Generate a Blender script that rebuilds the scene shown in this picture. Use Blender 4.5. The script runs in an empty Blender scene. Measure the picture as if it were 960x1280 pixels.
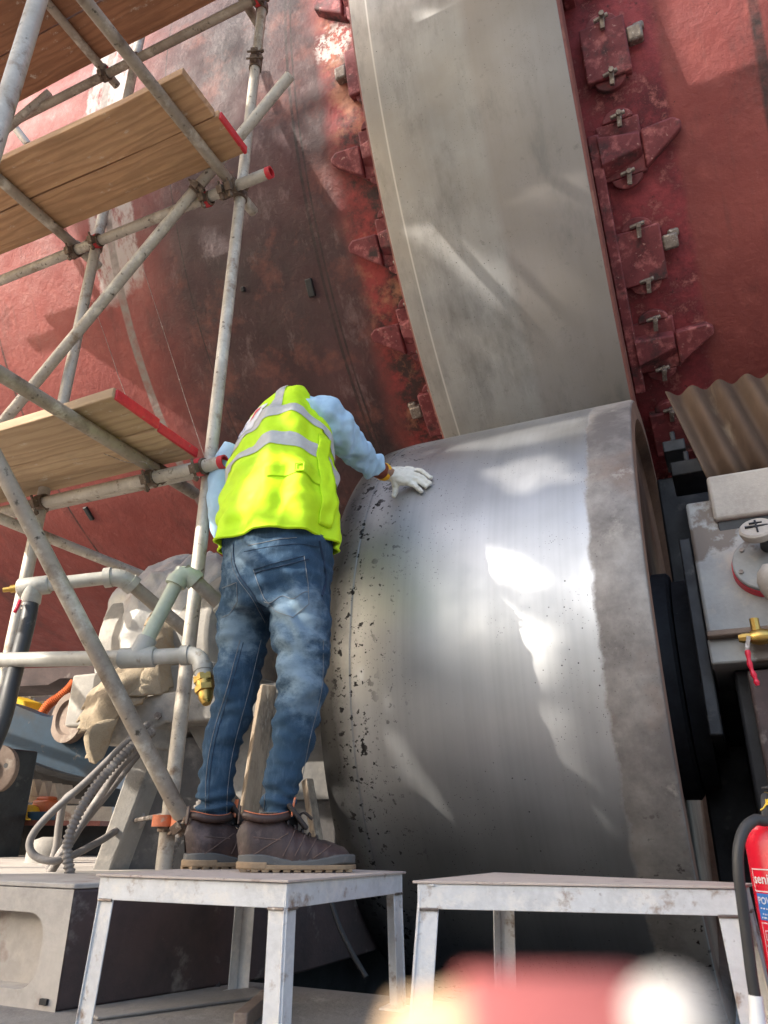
import bpy, bmesh, math, random
from mathutils import Vector, Matrix, noise
random.seed(7)
R_ = math.radians
C = bpy.context.scene.collection
sc = bpy.context.scene

# ------------------------------------------------------------------ camera
ZC = 0.375
FPX = 924.0
PITCH, ROLL, YAW = R_(23.58), R_(0.5), R_(24.72)
CAM = Vector((0, 0, ZC))
cF = Vector((-math.sin(YAW)*math.cos(PITCH), math.cos(YAW)*math.cos(PITCH), math.sin(PITCH)))
_r = Vector((math.cos(YAW), math.sin(YAW), 0)); _u = _r.cross(cF)
cR = math.cos(ROLL)*_r + math.sin(ROLL)*_u
cU = -math.sin(ROLL)*_r + math.cos(ROLL)*_u
cH = Vector((-math.sin(YAW), math.cos(YAW), 0))
cam = bpy.data.cameras.new('camera'); camo = bpy.data.objects.new('camera', cam); C.objects.link(camo)
m = Matrix((cR, cU, -cF)).transposed().to_4x4(); m.translation = CAM
camo.matrix_world = m
cam.sensor_fit = 'VERTICAL'; cam.sensor_height = 36.0; cam.lens = 36.0*FPX/1280.0
cam.clip_start = 0.02; cam.clip_end = 2000
cam.dof.use_dof = True; cam.dof.focus_distance = 2.5; cam.dof.aperture_fstop = 7.5
sc.camera = camo
# ------------------------------------------------------------------ sky, sun, exposure
SUN_EL, SUN_AZ = R_(28), R_(41.5)          # light travels towards +Y, turned by SUN_AZ towards +X
w = bpy.data.worlds.new("World"); sc.world = w; w.use_nodes = True
wn = w.node_tree.nodes; wn.clear()
sky = wn.new('ShaderNodeTexSky'); sky.sky_type = 'NISHITA'; sky.sun_disc = False
sky.sun_elevation = SUN_EL; sky.dust_density = 3.0; sky.air_density = 1.2; sky.altitude = 0
sky.sun_rotation = math.pi + SUN_AZ
bg = wn.new('ShaderNodeBackground'); bg.inputs[1].default_value = 0.15
wo = wn.new('ShaderNodeOutputWorld')
w.node_tree.links.new(sky.outputs[0], bg.inputs[0]); w.node_tree.links.new(bg.outputs[0], wo.inputs[0])
sl = bpy.data.lights.new('sun', 'SUN'); sl.energy = 2.6; sl.angle = R_(0.53); sl.color = (1.0, 0.93, 0.83)
so = bpy.data.objects.new('sun', sl); C.objects.link(so)
LD = Vector((math.sin(SUN_AZ)*math.cos(SUN_EL), math.cos(SUN_AZ)*math.cos(SUN_EL), -math.sin(SUN_EL)))
so.rotation_euler = LD.to_track_quat('-Z', 'Y').to_euler(); so.location = -LD*20 + Vector((0, 0, 2))
sc.view_settings.view_transform = 'Standard'; sc.view_settings.look = 'None'
sc.view_settings.gamma = 1.0; sc.view_settings.use_curve_mapping = False
sc.view_settings.exposure = 1.7

# ------------------------------------------------------------------ pixel helpers (a pixel is a direction; distance from what it touches)
def ray(px, py): return cF + (px-480)/FPX*cR + (640-py)/FPX*cU
def D(px, py, d):
    r = ray(px, py); return CAM + r*(d/r.dot(cH))
def atZ(px, py, z):
    r = ray(px, py); return CAM + r*((z-ZC)/r.z)
def atY(px, py, y):
    r = ray(px, py); return CAM + r*(y/r.y)
def on_cyl(px, py, y, z, R):
    d = ray(px, py); zz = z-ZC
    a = d.y**2+d.z**2; b = -(d.y*y+d.z*zz); c = y*y+zz*zz-R*R; q = max(b*b-a*c, 0)
    return CAM + d*((-b-math.sqrt(q))/a)
def pxs(p): return (p-CAM).dot(cF)/FPX           # metres per pixel at p

# ------------------------------------------------------------------ objects
def tag(o, label=None, cat=None, group=None, kind=None):
    if label: o['label'] = label
    if cat: o['category'] = cat
    if group: o['group'] = group
    if kind: o['kind'] = kind
    return o
def thing(name, loc, label, cat, group=None):
    o = bpy.data.objects.new(name, None); C.objects.link(o); o.location = loc; o.empty_display_size = .1
    return tag(o, label, cat, group)
def setpar(o, p):
    o.parent = p
    if p is not None:
        t = Vector(); q = p
        while q is not None: t += q.location; q = q.parent
        # all roots are pure translations; meshes hold world coordinates
        o.location = -t
class MB:
    def __init__(s): s.v = []; s.f = []
    def add(s, v, f):
        n = len(s.v); s.v += [Vector(q) for q in v]; s.f += [tuple(i+n for i in q) for q in f]; return s
    def box(s, c, h, rot=None, jit=0):
        c = Vector(c); vs = []
        for x in (-1, 1):
            for y in (-1, 1):
                for z in (-1, 1):
                    p = Vector((x*h[0], y*h[1], z*h[2]))
                    if jit: p += Vector([random.uniform(-jit, jit) for _ in range(3)])
                    vs.append(c + (rot @ p if rot else p))
        return s.add(vs, [(0,1,3,2),(4,6,7,5),(0,4,5,1),(2,3,7,6),(0,2,6,4),(1,5,7,3)])
    def bar(s, a, b, w, h, up=Vector((0,0,1))):
        a = Vector(a); b = Vector(b); t = (b-a).normalized(); x = t.cross(up)
        x = x.normalized() if x.length > 1e-4 else Vector((1,0,0)); y = x.cross(t)
        return s.box((a+b)/2, (w/2, (b-a).length/2, h/2), Matrix((x, t, y)).transposed())
    def tube(s, path, r, seg=14, cap=True, hollow=0):
        P = [Vector(p) for p in path]; n = len(P)
        rr = list(r) if isinstance(r, (list, tuple)) else [r]*n
        T = []
        for i in range(n):
            t = P[min(i+1, n-1)]-P[max(i-1, 0)]; T.append(t.normalized())
        u = T[0].orthogonal().normalized(); vs = []
        for i in range(n):
            u = (u - T[i]*u.dot(T[i])).normalized(); v = T[i].cross(u)
            for k in range(seg):
                a = 2*math.pi*k/seg; vs.append(P[i]+rr[i]*(math.cos(a)*u+math.sin(a)*v))
        fs = [(i*seg+k, i*seg+(k+1)%seg, (i+1)*seg+(k+1)%seg, (i+1)*seg+k) for i in range(n-1) for k in range(seg)]
        if cap: fs += [tuple(reversed(range(seg))), tuple(range((n-1)*seg, n*seg))]
        return s.add(vs, fs)
    def pipe(s, a, b, r, ri=None, seg=18):
        """open tube with wall thickness"""
        a = Vector(a); b = Vector(b); t = (b-a).normalized(); u = t.orthogonal().normalized(); v = t.cross(u)
        ri = ri or r*.86; vs = []
        for p, q in ((a, r), (b, r), (b, ri), (a, ri)):
            for k in range(seg):
                an = 2*math.pi*k/seg; vs.append(p+q*(math.cos(an)*u+math.sin(an)*v))
        return s.add(vs, [(j*seg+k, j*seg+(k+1)%seg, ((j+1)%4)*seg+(k+1)%seg, ((j+1)%4)*seg+k) for j in range(4) for k in range(seg)])
    def lathe(s, prof, o, ax, seg=32, close=False):
        """prof: (t along axis, radius)"""
        o = Vector(o); ax = Vector(ax).normalized(); u = ax.orthogonal().normalized(); v = ax.cross(u); vs = []
        for t, r in prof:
            for k in range(seg):
                a = 2*math.pi*k/seg; vs.append(o+ax*t+r*(math.cos(a)*u+math.sin(a)*v))
        n = len(prof)
        fs = [(i*seg+k, i*seg+(k+1)%seg, (i+1)*seg+(k+1)%seg, (i+1)*seg+k) for i in range(n-1) for k in range(seg)]
        if not close:
            fs += [tuple(reversed(range(seg))), tuple(range((n-1)*seg, n*seg))]
        return s.add(vs, fs)
    def prism(s, poly, off):
        off = Vector(off); P = [Vector(p) for p in poly]; n = len(P)
        return s.add(P+[p+off for p in P], [tuple(range(n-1, -1, -1)), tuple(range(n, 2*n))]+[(i, (i+1)%n, n+(i+1)%n, n+i) for i in range(n)])
    def grid(s, fn, nu, nv, wrap=False):
        vs = [fn(i/(nu if wrap else nu-1), j/(nv-1)) for j in range(nv) for i in range(nu)]
        fs = []
        for j in range(nv-1):
            for i in range(nu if wrap else nu-1):
                fs.append((j*nu+i, j*nu+(i+1) % nu, (j+1)*nu+(i+1) % nu, (j+1)*nu+i))
        return s.add(vs, fs)
    def mesh(s, name):
        me = bpy.data.meshes.new(name); me.from_pydata([tuple(q) for q in s.v], [], s.f)
        bm = bmesh.new(); bm.from_mesh(me); bmesh.ops.recalc_face_normals(bm, faces=bm.faces); bm.to_mesh(me); bm.free()
        return me
    def build(s, name, mat, par=None, smooth=35, bevel=0, solid=0, sub=0):
        me = s.mesh(name); return link(name, me, mat, par, smooth, bevel, solid, sub)
def link(name, me, mat, par=None, smooth=35, bevel=0, solid=0, sub=0):
    o = bpy.data.objects.new(name, me); C.objects.link(o)
    if mat: me.materials.append(mat)
    setpar(o, par)
    if smooth:
        me.polygons.foreach_set('use_smooth', [True]*len(me.polygons))
        if smooth < 180:
            bm = bmesh.new(); bm.from_mesh(me); a = R_(smooth)
            for e in bm.edges:
                if len(e.link_faces) != 2 or e.calc_face_angle(0) > a: e.smooth = False
            bm.to_mesh(me); bm.free()
    if solid:
        q = o.modifiers.new('thick', 'SOLIDIFY'); q.thickness = solid; q.offset = 0
    if bevel:
        q = o.modifiers.new('bevel', 'BEVEL'); q.width = bevel; q.segments = 2; q.limit_method = 'ANGLE'; q.angle_limit = R_(40)
    if sub:
        q = o.modifiers.new('sub', 'SUBSURF'); q.levels = sub; q.render_levels = sub
    return o
def nz(p, s, seed=0): return noise.noise(Vector((p[0]*s+seed*7.3, p[1]*s+seed*3.1, p[2]*s-seed*5.7)))
def curve(pts, n=8):
    """Catmull-Rom through points"""
    P = [Vector(p) for p in pts]; P = [2*P[0]-P[1]]+P+[2*P[-1]-P[-2]]; out = []
    for i in range(1, len(P)-2):
        for k in range(n):
            t = k/n; a, b, c, d = P[i-1], P[i], P[i+1], P[i+2]
            out.append(.5*((2*b)+(c-a)*t+(2*a-5*b+4*c-d)*t*t+(3*b-a-3*c+d)*t**3))
    return out+[P[-2]]

# ------------------------------------------------------------------ materials
class NT:
    def __init__(s, name):
        s.m = bpy.data.materials.new(name); s.m.use_nodes = True; s.t = s.m.node_tree; s.n = s.t.nodes; s.n.clear()
        s.o = s.n.new('ShaderNodeOutputMaterial'); s.b = s.n.new('ShaderNodeBsdfPrincipled'); s.L(s.b.outputs[0], s.o.inputs[0])
        s.tc = s.n.new('ShaderNodeTexCoord').outputs['Object']
    def L(s, a, b): s.t.links.new(a, b)
    def map(s, sc=(1,1,1), loc=(0,0,0), vec=None):
        q = s.n.new('ShaderNodeMapping'); q.inputs['Scale'].default_value = sc; q.inputs['Location'].default_value = loc
        s.L(vec or s.tc, q.inputs[0]); return q.outputs[0]
    def noise(s, scale, detail=6, rough=.6, vec=None, dist=0):
        q = s.n.new('ShaderNodeTexNoise'); q.inputs['Scale'].default_value = scale; q.inputs['Detail'].default_value = detail
        q.inputs['Roughness'].default_value = rough; q.inputs['Distortion'].default_value = dist
        s.L(vec or s.tc, q.inputs['Vector']); return q.outputs[0]
    def voro(s, scale, vec=None, feat='F1'):
        q = s.n.new('ShaderNodeTexVoronoi'); q.inputs['Scale'].default_value = scale; q.feature = feat
        s.L(vec or s.tc, q.inputs['Vector']); return q.outputs[0]
    def mr(s, x, a, b, c=0., d=1., smooth=False):
        q = s.n.new('ShaderNodeMapRange'); s.L(x, q.inputs[0]); q.clamp = True
        if smooth: q.interpolation_type = 'SMOOTHSTEP'
        for i, v in enumerate((a, b, c, d)): q.inputs[i+1].default_value = v
        return q.outputs[0]
    def math(s, op, a, b=0.):
        q = s.n.new('ShaderNodeMath'); q.operation = op
        for i, v in enumerate((a, b)):
            if isinstance(v, (int, float)): q.inputs[i].default_value = v
            else: s.L(v, q.inputs[i])
        return q.outputs[0]
    def col(s, c):
        q = s.n.new('ShaderNodeRGB'); q.outputs[0].default_value = (*c, 1); return q.outputs[0]
    def mix(s, f, a, b):
        q = s.n.new('ShaderNodeMix'); q.data_type = 'RGBA'
        if isinstance(f, (int, float)): q.inputs[0].default_value = f
        else: s.L(f, q.inputs[0])
        for i, v in ((6, a), (7, b)):
            if isinstance(v, tuple): q.inputs[i].default_value = (*v, 1)
            else: s.L(v, q.inputs[i])
        return q.outputs[2]
    def sep(s, vec=None):
        q = s.n.new('ShaderNodeSeparateXYZ'); s.L(vec or s.tc, q.inputs[0]); return q.outputs
    def set(s, k, v):
        i = s.b.inputs[k]
        if isinstance(v, (int, float)): i.default_value = v
        elif isinstance(v, tuple): i.default_value = (*v, 1)
        else: s.L(v, i)
    def bump(s, h, st=.3, dist=.01):
        q = s.n.new('ShaderNodeBump'); q.inputs['Strength'].default_value = st; q.inputs['Distance'].default_value = dist
        s.L(h, q.inputs['Height']); s.L(q.outputs[0], s.b.inputs['Normal'])
MATS = {}
def mat(name, base, var=None, scale=4, stretch=(1,1,1), rough=.6, rvar=.12, metal=0, bump=.25, bscale=90, bdist=.003, layers=(), spec=.5):
    """base/var mottled by noise, then stain layers (color, scale, lo, hi, stretch, roughness)"""
    if name in MATS: return MATS[name]
    t = NT(name); var = var or tuple(c*.7 for c in base)
    v = t.map(stretch)
    n1 = t.noise(scale, 8, .62, v); col = t.mix(t.mr(n1, .35, .68), base, var)
    n2 = t.noise(scale*9, 6, .6, v); col = t.mix(t.mr(n2, .42, .75, 0, .35), col, tuple(min(1, c*1.25) for c in base))
    ro = t.mr(n1, .3, .7, max(rough-rvar, .03), min(rough+rvar, 1))
    h = t.math('ADD', t.noise(bscale, 5, .65, v), t.math('MULTIPLY', n1, .6))
    for L in layers:
        c, ls, lo, hi = L[:4]; st = L[4] if len(L) > 4 else (1,1,1)
        f = t.mr(t.noise(ls, 9, .65, t.map(st, (random.uniform(0, 9),)*3)), lo, hi)
        col = t.mix(f, col, c)
        if len(L) > 5: ro = t.math('ADD', t.math('MULTIPLY', ro, t.math('SUBTRACT', 1, f)), t.math('MULTIPLY', f, L[5]))
        h = t.math('ADD', h, t.math('MULTIPLY', f, -.25))
    t.set('Base Color', col); t.set('Roughness', ro); t.set('Metallic', metal); t.set('Specular IOR Level', spec)
    t.bump(h, bump, bdist); MATS[name] = t.m
    return t.m
DUST = (.42, .37, .31)
M_tube = mat('galvanised_tube', (.50,.46,.40), (.36,.32,.27), 7, rough=.55, metal=.25, bscale=140, layers=(((.62,.58,.50), 14, .55, .66), ((.20,.13,.08), 9, .57, .70), ((.10,.08,.06), 34, .60, .68)))
M_tube_dark = mat('weathered_tube', (.36,.31,.25), (.25,.20,.16), 6, rough=.65, metal=.2, layers=(((.55,.50,.42), 9, .54, .66), ((.13,.09,.06), 7, .55, .70), ((.07,.055,.04), 30, .60, .68)))
M_coupler = mat('coupler_steel', (.17,.12,.09), (.10,.07,.05), 40, rough=.6, metal=.5, layers=(((.35,.30,.25), 60, .55, .7),))
M_redpaint = mat('red_paint', (.62,.03,.04), (.45,.02,.03), 20, rough=.5, layers=(((.35,.18,.12), 40, .62, .7),))
M_orangepaint = mat('orange_paint', (.60,.16,.06), (.45,.13,.06), 25, rough=.55, layers=(((.38,.3,.24), 50, .55, .68),))
def wood(name, a, b, dark):
    t = NT(name); v = t.map((1.0, 14, 14)); n = t.noise(2.2, 10, .65, v, 1.2)
    ring = t.n.new('ShaderNodeTexWave'); ring.wave_type = 'BANDS'; ring.bands_direction = 'Y'
    ring.inputs['Scale'].default_value = 5; ring.inputs['Distortion'].default_value = 11; ring.inputs['Detail'].default_value = 4
    ring.inputs['Detail Scale'].default_value = 1.6
    t.L(t.map((.22, 1.6, 1.6)), ring.inputs[0])
    col = t.mix(t.mr(n, .3, .7), a, b)
    col = t.mix(t.mr(ring.outputs[1], .3, 1.0, 0, .45), col, dark)
    col = t.mix(t.mr(t.noise(2.4, 9, .7, t.map((.6, 1.4, 1.4))), .46, .68, 0, .75), col, tuple(c*.5 for c in a))
    oi = t.n.new('ShaderNodeObjectInfo'); col = t.mix(t.mr(oi.outputs['Random'], 0, 1, 0, .35), col, dark)
    col = t.mix(t.mr(t.noise(20, 8, .75, t.map((.5, 1, 1))), .60, .68, 0, .7), col, (.62,.55,.46))
    col = t.mix(t.mr(t.voro(2.6, t.map((.5, 1.6, 1))), .03, .06, .85, 0), col, (.09,.045,.025))
    t.set('Base Color', col); t.set('Roughness', .8)
    t.bump(t.math('ADD', n, ring.outputs[1]), .45, .004); MATS[name] = t.m; return t.m
M_wood = wood('scaffold_plank_wood', (.58,.36,.20), (.46,.26,.135), (.27,.14,.07))
M_wood_red = wood('red_brown_plank_wood', (.40,.19,.10), (.31,.14,.07), (.19,.08,.04))
M_wood_pale = wood('pale_plank_wood', (.56,.41,.26), (.46,.32,.19), (.29,.18,.10))
M_stool = mat('worn_grey_paint', (.62,.625,.63), (.50,.50,.50), 9, rough=.6, layers=(((.68,.66,.63), 22, .52, .64), ((.26,.18,.13), 20, .57, .69), ((.12,.08,.06), 60, .66, .74)), bump=.4)
M_stooltop = mat('dusty_stool_plate', (.42,.36,.32), (.50,.42,.37), 12, rough=.8, layers=(((.25,.18,.15), 30, .58, .7),))
M_concrete = mat('dusty_ground', (.27,.25,.23), (.20,.185,.17), 2.2, rough=.95, bump=.6, bscale=45, bdist=.01, layers=(((.16,.14,.13), 3.1, .58, .70), ((.36,.34,.32), 8, .58, .7)))
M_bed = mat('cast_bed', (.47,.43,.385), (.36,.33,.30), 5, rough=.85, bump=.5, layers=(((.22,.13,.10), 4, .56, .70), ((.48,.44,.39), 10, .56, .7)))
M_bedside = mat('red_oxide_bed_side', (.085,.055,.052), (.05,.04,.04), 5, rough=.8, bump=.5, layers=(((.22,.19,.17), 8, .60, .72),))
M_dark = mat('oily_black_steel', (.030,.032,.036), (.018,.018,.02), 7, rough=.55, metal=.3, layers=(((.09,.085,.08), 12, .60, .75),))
M_seal = mat('dark_blue_grease', (.030,.034,.042), (.018,.019,.022), 6, rough=.75, metal=.2, layers=(((.10,.10,.10), 30, .68, .74),))
M_ped = mat('grey_pedestal', (.30,.28,.25), (.20,.19,.18), 4, rough=.85, bump=.5, layers=(((.42,.38,.33), 6, .52, .66), ((.11,.10,.09), 9, .60, .72)))
M_ped_dark = mat('dark_pedestal_web', (.13,.12,.115), (.08,.075,.072), 5, rough=.85, bump=.5, layers=(((.24,.22,.20), 9, .57, .72),))
M_house = mat('grey_bearing_paint', (.30,.305,.30), (.24,.24,.24), 5, rough=.6, bump=.25, layers=(((.38,.35,.31), 7, .54, .68), ((.15,.12,.10), 4, .555, .60)))
M_housecap = mat('pale_dusty_cap', (.42,.385,.35), (.33,.30,.275), 8, rough=.85, bump=.5)
M_pvc = mat('grey_pvc', (.40,.385,.34), (.31,.295,.26), 6, rough=.45, bump=.06, layers=(((.48,.46,.42), 8, .55, .68), ((.22,.18,.13), 20, .60, .70)))
M_pvc_green = mat('greenish_pvc', (.45,.49,.38), (.38,.42,.33), 6, rough=.45, bump=.06, layers=(((.55,.55,.47), 8, .55, .68),))
M_pvc_dirty = mat('dirty_pvc', (.30,.26,.21), (.21,.18,.15), 7, rough=.6, bump=.15, layers=(((.45,.42,.36), 9, .55, .7),))
M_brass = mat('brass', (.55,.36,.10), (.45,.28,.08), 30, rough=.35, metal=.9, bump=.05)
M_rubber = mat('black_rubber', (.025,.025,.027), (.04,.04,.04), 12, rough=.55, bump=.1, layers=(((.18,.17,.16), 22, .62, .76),))
M_hose = mat('grey_conduit', (.20,.18,.165), (.14,.125,.115), 12, rough=.7, bump=.2, layers=(((.36,.33,.30), 16, .56, .70),))
M_plastic = mat('dusty_plastic_sheet', (.46,.44,.41), (.37,.355,.33), 5, rough=.4, bump=.25, bscale=22, bdist=.02, layers=(((.42,.36,.29), 6, .58, .72),))
M_burlap = mat('dusty_burlap', (.36,.29,.20), (.27,.21,.145), 7, rough=.95, bump=.9, bscale=160, bdist=.006, layers=(((.30,.20,.11), 7, .56, .70),))
M_blue = mat('worn_blue_paint', (.016,.048,.085), (.012,.028,.046), 3, rough=.55, layers=(((.035,.032,.03), 3.2, .48, .64), ((.17,.14,.11), 12, .64, .74)))
M_rustdisc = mat('rusty_disc', (.20,.15,.12), (.13,.095,.075), 8, rough=.8, layers=(((.30,.26,.22), 12, .55, .7),))
M_corr = mat('rusty_corrugated', (.11,.068,.042), (.06,.035,.022), 3, stretch=(1,1,.35), rough=.75, metal=.2, bump=.2, layers=(((.24,.185,.13), 7, .57, .72, (1,1,.25)), ((.10,.055,.035), 5, .58, .74, (1,1,.3))))
M_lug = mat('red_oxide_lug', (.19,.035,.042), (.11,.022,.027), 9, rough=.7, bump=.6, layers=(((.38,.12,.12), 16, .52, .66), ((.04,.02,.022), 8, .52, .66), ((.45,.25,.22), 40, .62, .70)))
M_clamp = mat('bare_clamp_steel', (.27,.23,.20), (.14,.11,.095), 40, rough=.5, metal=.6, layers=(((.55,.52,.50), 60, .56, .68),))
M_red_ext = mat('extinguisher_red', (.66,.008,.03), (.60,.006,.025), 5, rough=.28, bump=.03, layers=(((.55,.12,.13), 14, .62, .78),))
M_white = mat('white_print', (.72,.72,.72), (.68,.68,.68), 9, rough=.5, bump=.02)
M_bluelabel = mat('blue_label', (.02,.16,.50), (.018,.14,.46), 9, rough=.4, bump=.02)
M_yellow = mat('yellow_plastic', (.75,.48,.03), (.65,.40,.02), 9, rough=.45, bump=.03)
M_orange = mat('orange_plastic', (.52,.12,.03), (.40,.09,.03), 9, rough=.5, bump=.05)
M_redhandle = mat('red_handle', (.66,.015,.05), (.58,.012,.04), 15, rough=.4, bump=.05)
M_timber = mat('grey_timber', (.42,.35,.27), (.33,.27,.21), 5, stretch=(9,9,1), rough=.85, bump=.5, layers=(((.22,.18,.15), 8, .58, .72, (5,5,1)),))
M_oldtimber = mat('old_timber', (.30,.235,.17), (.19,.145,.105), 5, stretch=(6,6,1), rough=.9, bump=.6, layers=(((.10,.08,.065), 5, .54, .68, (4,4,1)), ((.42,.36,.28), 9, .58, .7, (4,4,1))))

# ================================================================== SETTING
KX0, KX1 = -16.0, 12.0
YR, ZR, RR = 3.438, .608+ZC, 1.229
XE, XG, XL0 = -.161, -1.137, -1.285
YK, ZK, RT = 5.771, 5.007+ZC, 3.751
XTL = on_cyl(485, 300, YK, ZK, RT).x; XTR = sum(on_cyl(a, b, YK, ZK, RT).x for a, b in ((693,0),(740,220),(777,410)))/3
RS = 3.38

# ground with the roller pit cut out of it
PX0, PX1, PY0, PY1 = -1.45, 3.2, 2.02, 8.6
g = MB(); B = 220
xs = [-B, PX0, PX1, B]; ys = [-B, PY0, PY1, B]
gv = [Vector((x, y, 0)) for y in ys for x in xs]
g.add(gv, [(j*4+i, j*4+i+1, (j+1)*4+i+1, (j+1)*4+i) for j in range(3) for i in range(3) if not (i == 1 and j == 1)])
tag(g.build('ground', M_concrete, smooth=0), kind='structure')
g = MB(); zb = -.75
pv = [Vector((x, y, z)) for z in (0, zb) for (x, y) in ((PX0, PY0), (PX1, PY0), (PX1, PY1), (PX0, PY1))]
g.add(pv, [(0,1,5,4), (1,2,6,5), (2,3,7,6), (3,0,4,7), (4,5,6,7)])
tag(g  .build('roller_pit', M_dark, smooth=0), kind='structure')
# loose flat debris on the ground and a low plinth strip
for (a, b, wd, hh) in ((atZ(110,1268,0.004), atZ(330,1240,0.004), .12, .008),):
    q = MB().bar(a, b, wd, hh).build('plinth', M_concrete, bevel=.004); tag(q, kind='structure')

# ------------------------------------------------------------------ kiln materials
def shell_mat():
    t = NT('kiln_shell_red'); X, Y, Z = t.sep()
    red = t.mix(t.mr(t.noise(1.3, 8, .6), .35, .7), (.25,.066,.060), (.17,.040,.038))
    red = t.mix(t.mr(t.noise(9, 8, .65), .5, .8, 0, .6), red, (.33,.10,.085))
    red = t.mix(t.mr(t.noise(2.2, 9, .7, t.map((1, .35, .35))), .57, .70, 0, .85), red, (.075,.034,.034))
    red = t.mix(t.mr(t.noise(38, 6, .7), .66, .71, 0, .8), red, (.05,.025,.025))
    red = t.mix(t.mr(t.noise(5, 9, .72, t.map((3.5, .4, .4))), .55, .72, 0, .55), red, (.12,.05,.048))
    red = t.mix(t.mr(t.noise(7, 9, .75), .62, .72, 0, .45), red, (.42,.19,.16))
    # sooty zone left of the ring
    wob = t.math('ADD', X, t.math('MULTIPLY', t.math('SUBTRACT', t.noise(1.1, 6, .6), .5), .7))
    soot_f = t.math('MULTIPLY', t.mr(wob, -3.3, -2.6, 0, 1, True), t.mr(wob, -1.72, -1.5, 1, 0, True))
    soot = t.mix(t.mr(t.noise(1.7, 9, .65), .35, .68), (.065,.042,.046), (.026,.019,.022))
    soot = t.mix(t.mr(t.noise(3.1, 8, .7), .52, .72, 0, .9), soot, (.19,.075,.06))
    soot = t.mix(t.mr(t.noise(6.5, 9, .75, t.map((1, .5, .5))), .56, .70, 0, .6), soot, (.22,.17,.17))
    col = t.mix(t.math('MULTIPLY', soot_f, t.mr(t.noise(.9, 6, .6), .25, .6, .75, 1)), red, soot)
    # burnt blotchy strip beside the ring
    st = t.math('MULTIPLY', t.mr(X, -1.62, -1.5), t.mr(X, -.9, -.8, 1, 0))
    blot = t.mix(t.mr(t.noise(4.5, 9, .75), .42, .58), (.29,.05,.05), (.05,.028,.028))
    blot = t.mix(t.mr(t.noise(3.6, 9, .7), .53, .68, 0, .9), blot, (.44,.20,.12))
    col = t.mix(st, col, blot)
    stR = t.math('MULTIPLY', t.mr(t.math('ADD', X, t.math('MULTIPLY', t.noise(7, 6, .6), .08)), .22, .26, 1, 0), t.mr(X, -.8, -.7))
    blotR = t.mix(t.mr(t.noise(5, 9, .75), .40, .62), (.27,.045,.055), (.085,.020,.026))
    blotR = t.mix(t.mr(t.noise(10, 10, .78), .54, .66, 0, .85), blotR, (.42,.15,.14))
    blotR = t.mix(t.mr(t.noise(22, 9, .75), .60, .66, 0, .8), blotR, (.035,.018,.02))
    col = t.mix(stR, col, blotR)
    # white lime band and grey weld seam
    edge = t.math('MULTIPLY', t.math('SUBTRACT', t.noise(11, 7, .7), .5), .08)
    xe = t.math('ADD', X, edge)
    band = t.math('MULTIPLY', t.mr(xe, -3.42, -3.40), t.mr(xe, -3.05, -3.03, 1, 0))
    up = t.mr(t.math('ADD', Z, t.math('MULTIPLY', t.math('SUBTRACT', t.noise(5, 6, .6), .5), .3)), BANDZ-.04, BANDZ+.04)
    band = t.math('MULTIPLY', t.math('MULTIPLY', band, up), t.mr(t.noise(16, 9, .75, t.map((1, .4, .4))), .36, .50))
    col = t.mix(t.math('MULTIPLY', band, .8), col, (.40,.38,.37))
    ws = t.math('MULTIPLY', t.mr(X, -3.285, -3.275), t.mr(X, -3.225, -3.215, 1, 0))
    col = t.mix(t.math('MULTIPLY', ws, t.mr(t.noise(20, 6, .6), .35, .6, .5, 1)), col, (.20,.175,.165))
    for x0, wd in ((-1.80, .012), (-1.765, .008), (.62, .03), (-4.4, .012), (-2.72, .006)):
        ln = t.math('MULTIPLY', t.mr(X, x0-wd, x0-wd*.5), t.mr(X, x0+wd*.5, x0+wd, 1, 0))
        col = t.mix(t.math('MULTIPLY', ln, t.mr(t.noise(14, 5, .6), .3, .6, .35, .95)), col, (.035,.026,.026))
    # chalked white smear beside the ring
    sm = t.n.new('ShaderNodeVectorMath'); sm.operation = 'DISTANCE'; t.L(t.tc, sm.inputs[0]); sm.inputs[1].default_value = SMEAR
    smf = t.math('MULTIPLY', t.mr(t.math('ADD', sm.outputs['Value'], t.math('MULTIPLY', t.noise(18, 5, .6), .12)), .15, .20, 1, 0), t.mr(t.noise(24, 7, .75), .47, .53))
    col = t.mix(smf, col, (.46,.43,.41))
    t.set('Base Color', col); t.set('Roughness', t.mr(t.noise(5, 6, .6), .3, .7, .5, .8)); t.set('Specular IOR Level', .25)
    t.bump(t.math('ADD', t.noise(26, 9, .7), t.math('MULTIPLY', t.noise(4, 5, .6), 1.5)), .7, .010)
    return t.m
BANDZ = on_cyl(150, 368, YK, ZK, RS).z
SMEAR = on_cyl(416, 56, YK, ZK, RS+.01)
M_shell = shell_mat()
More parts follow.
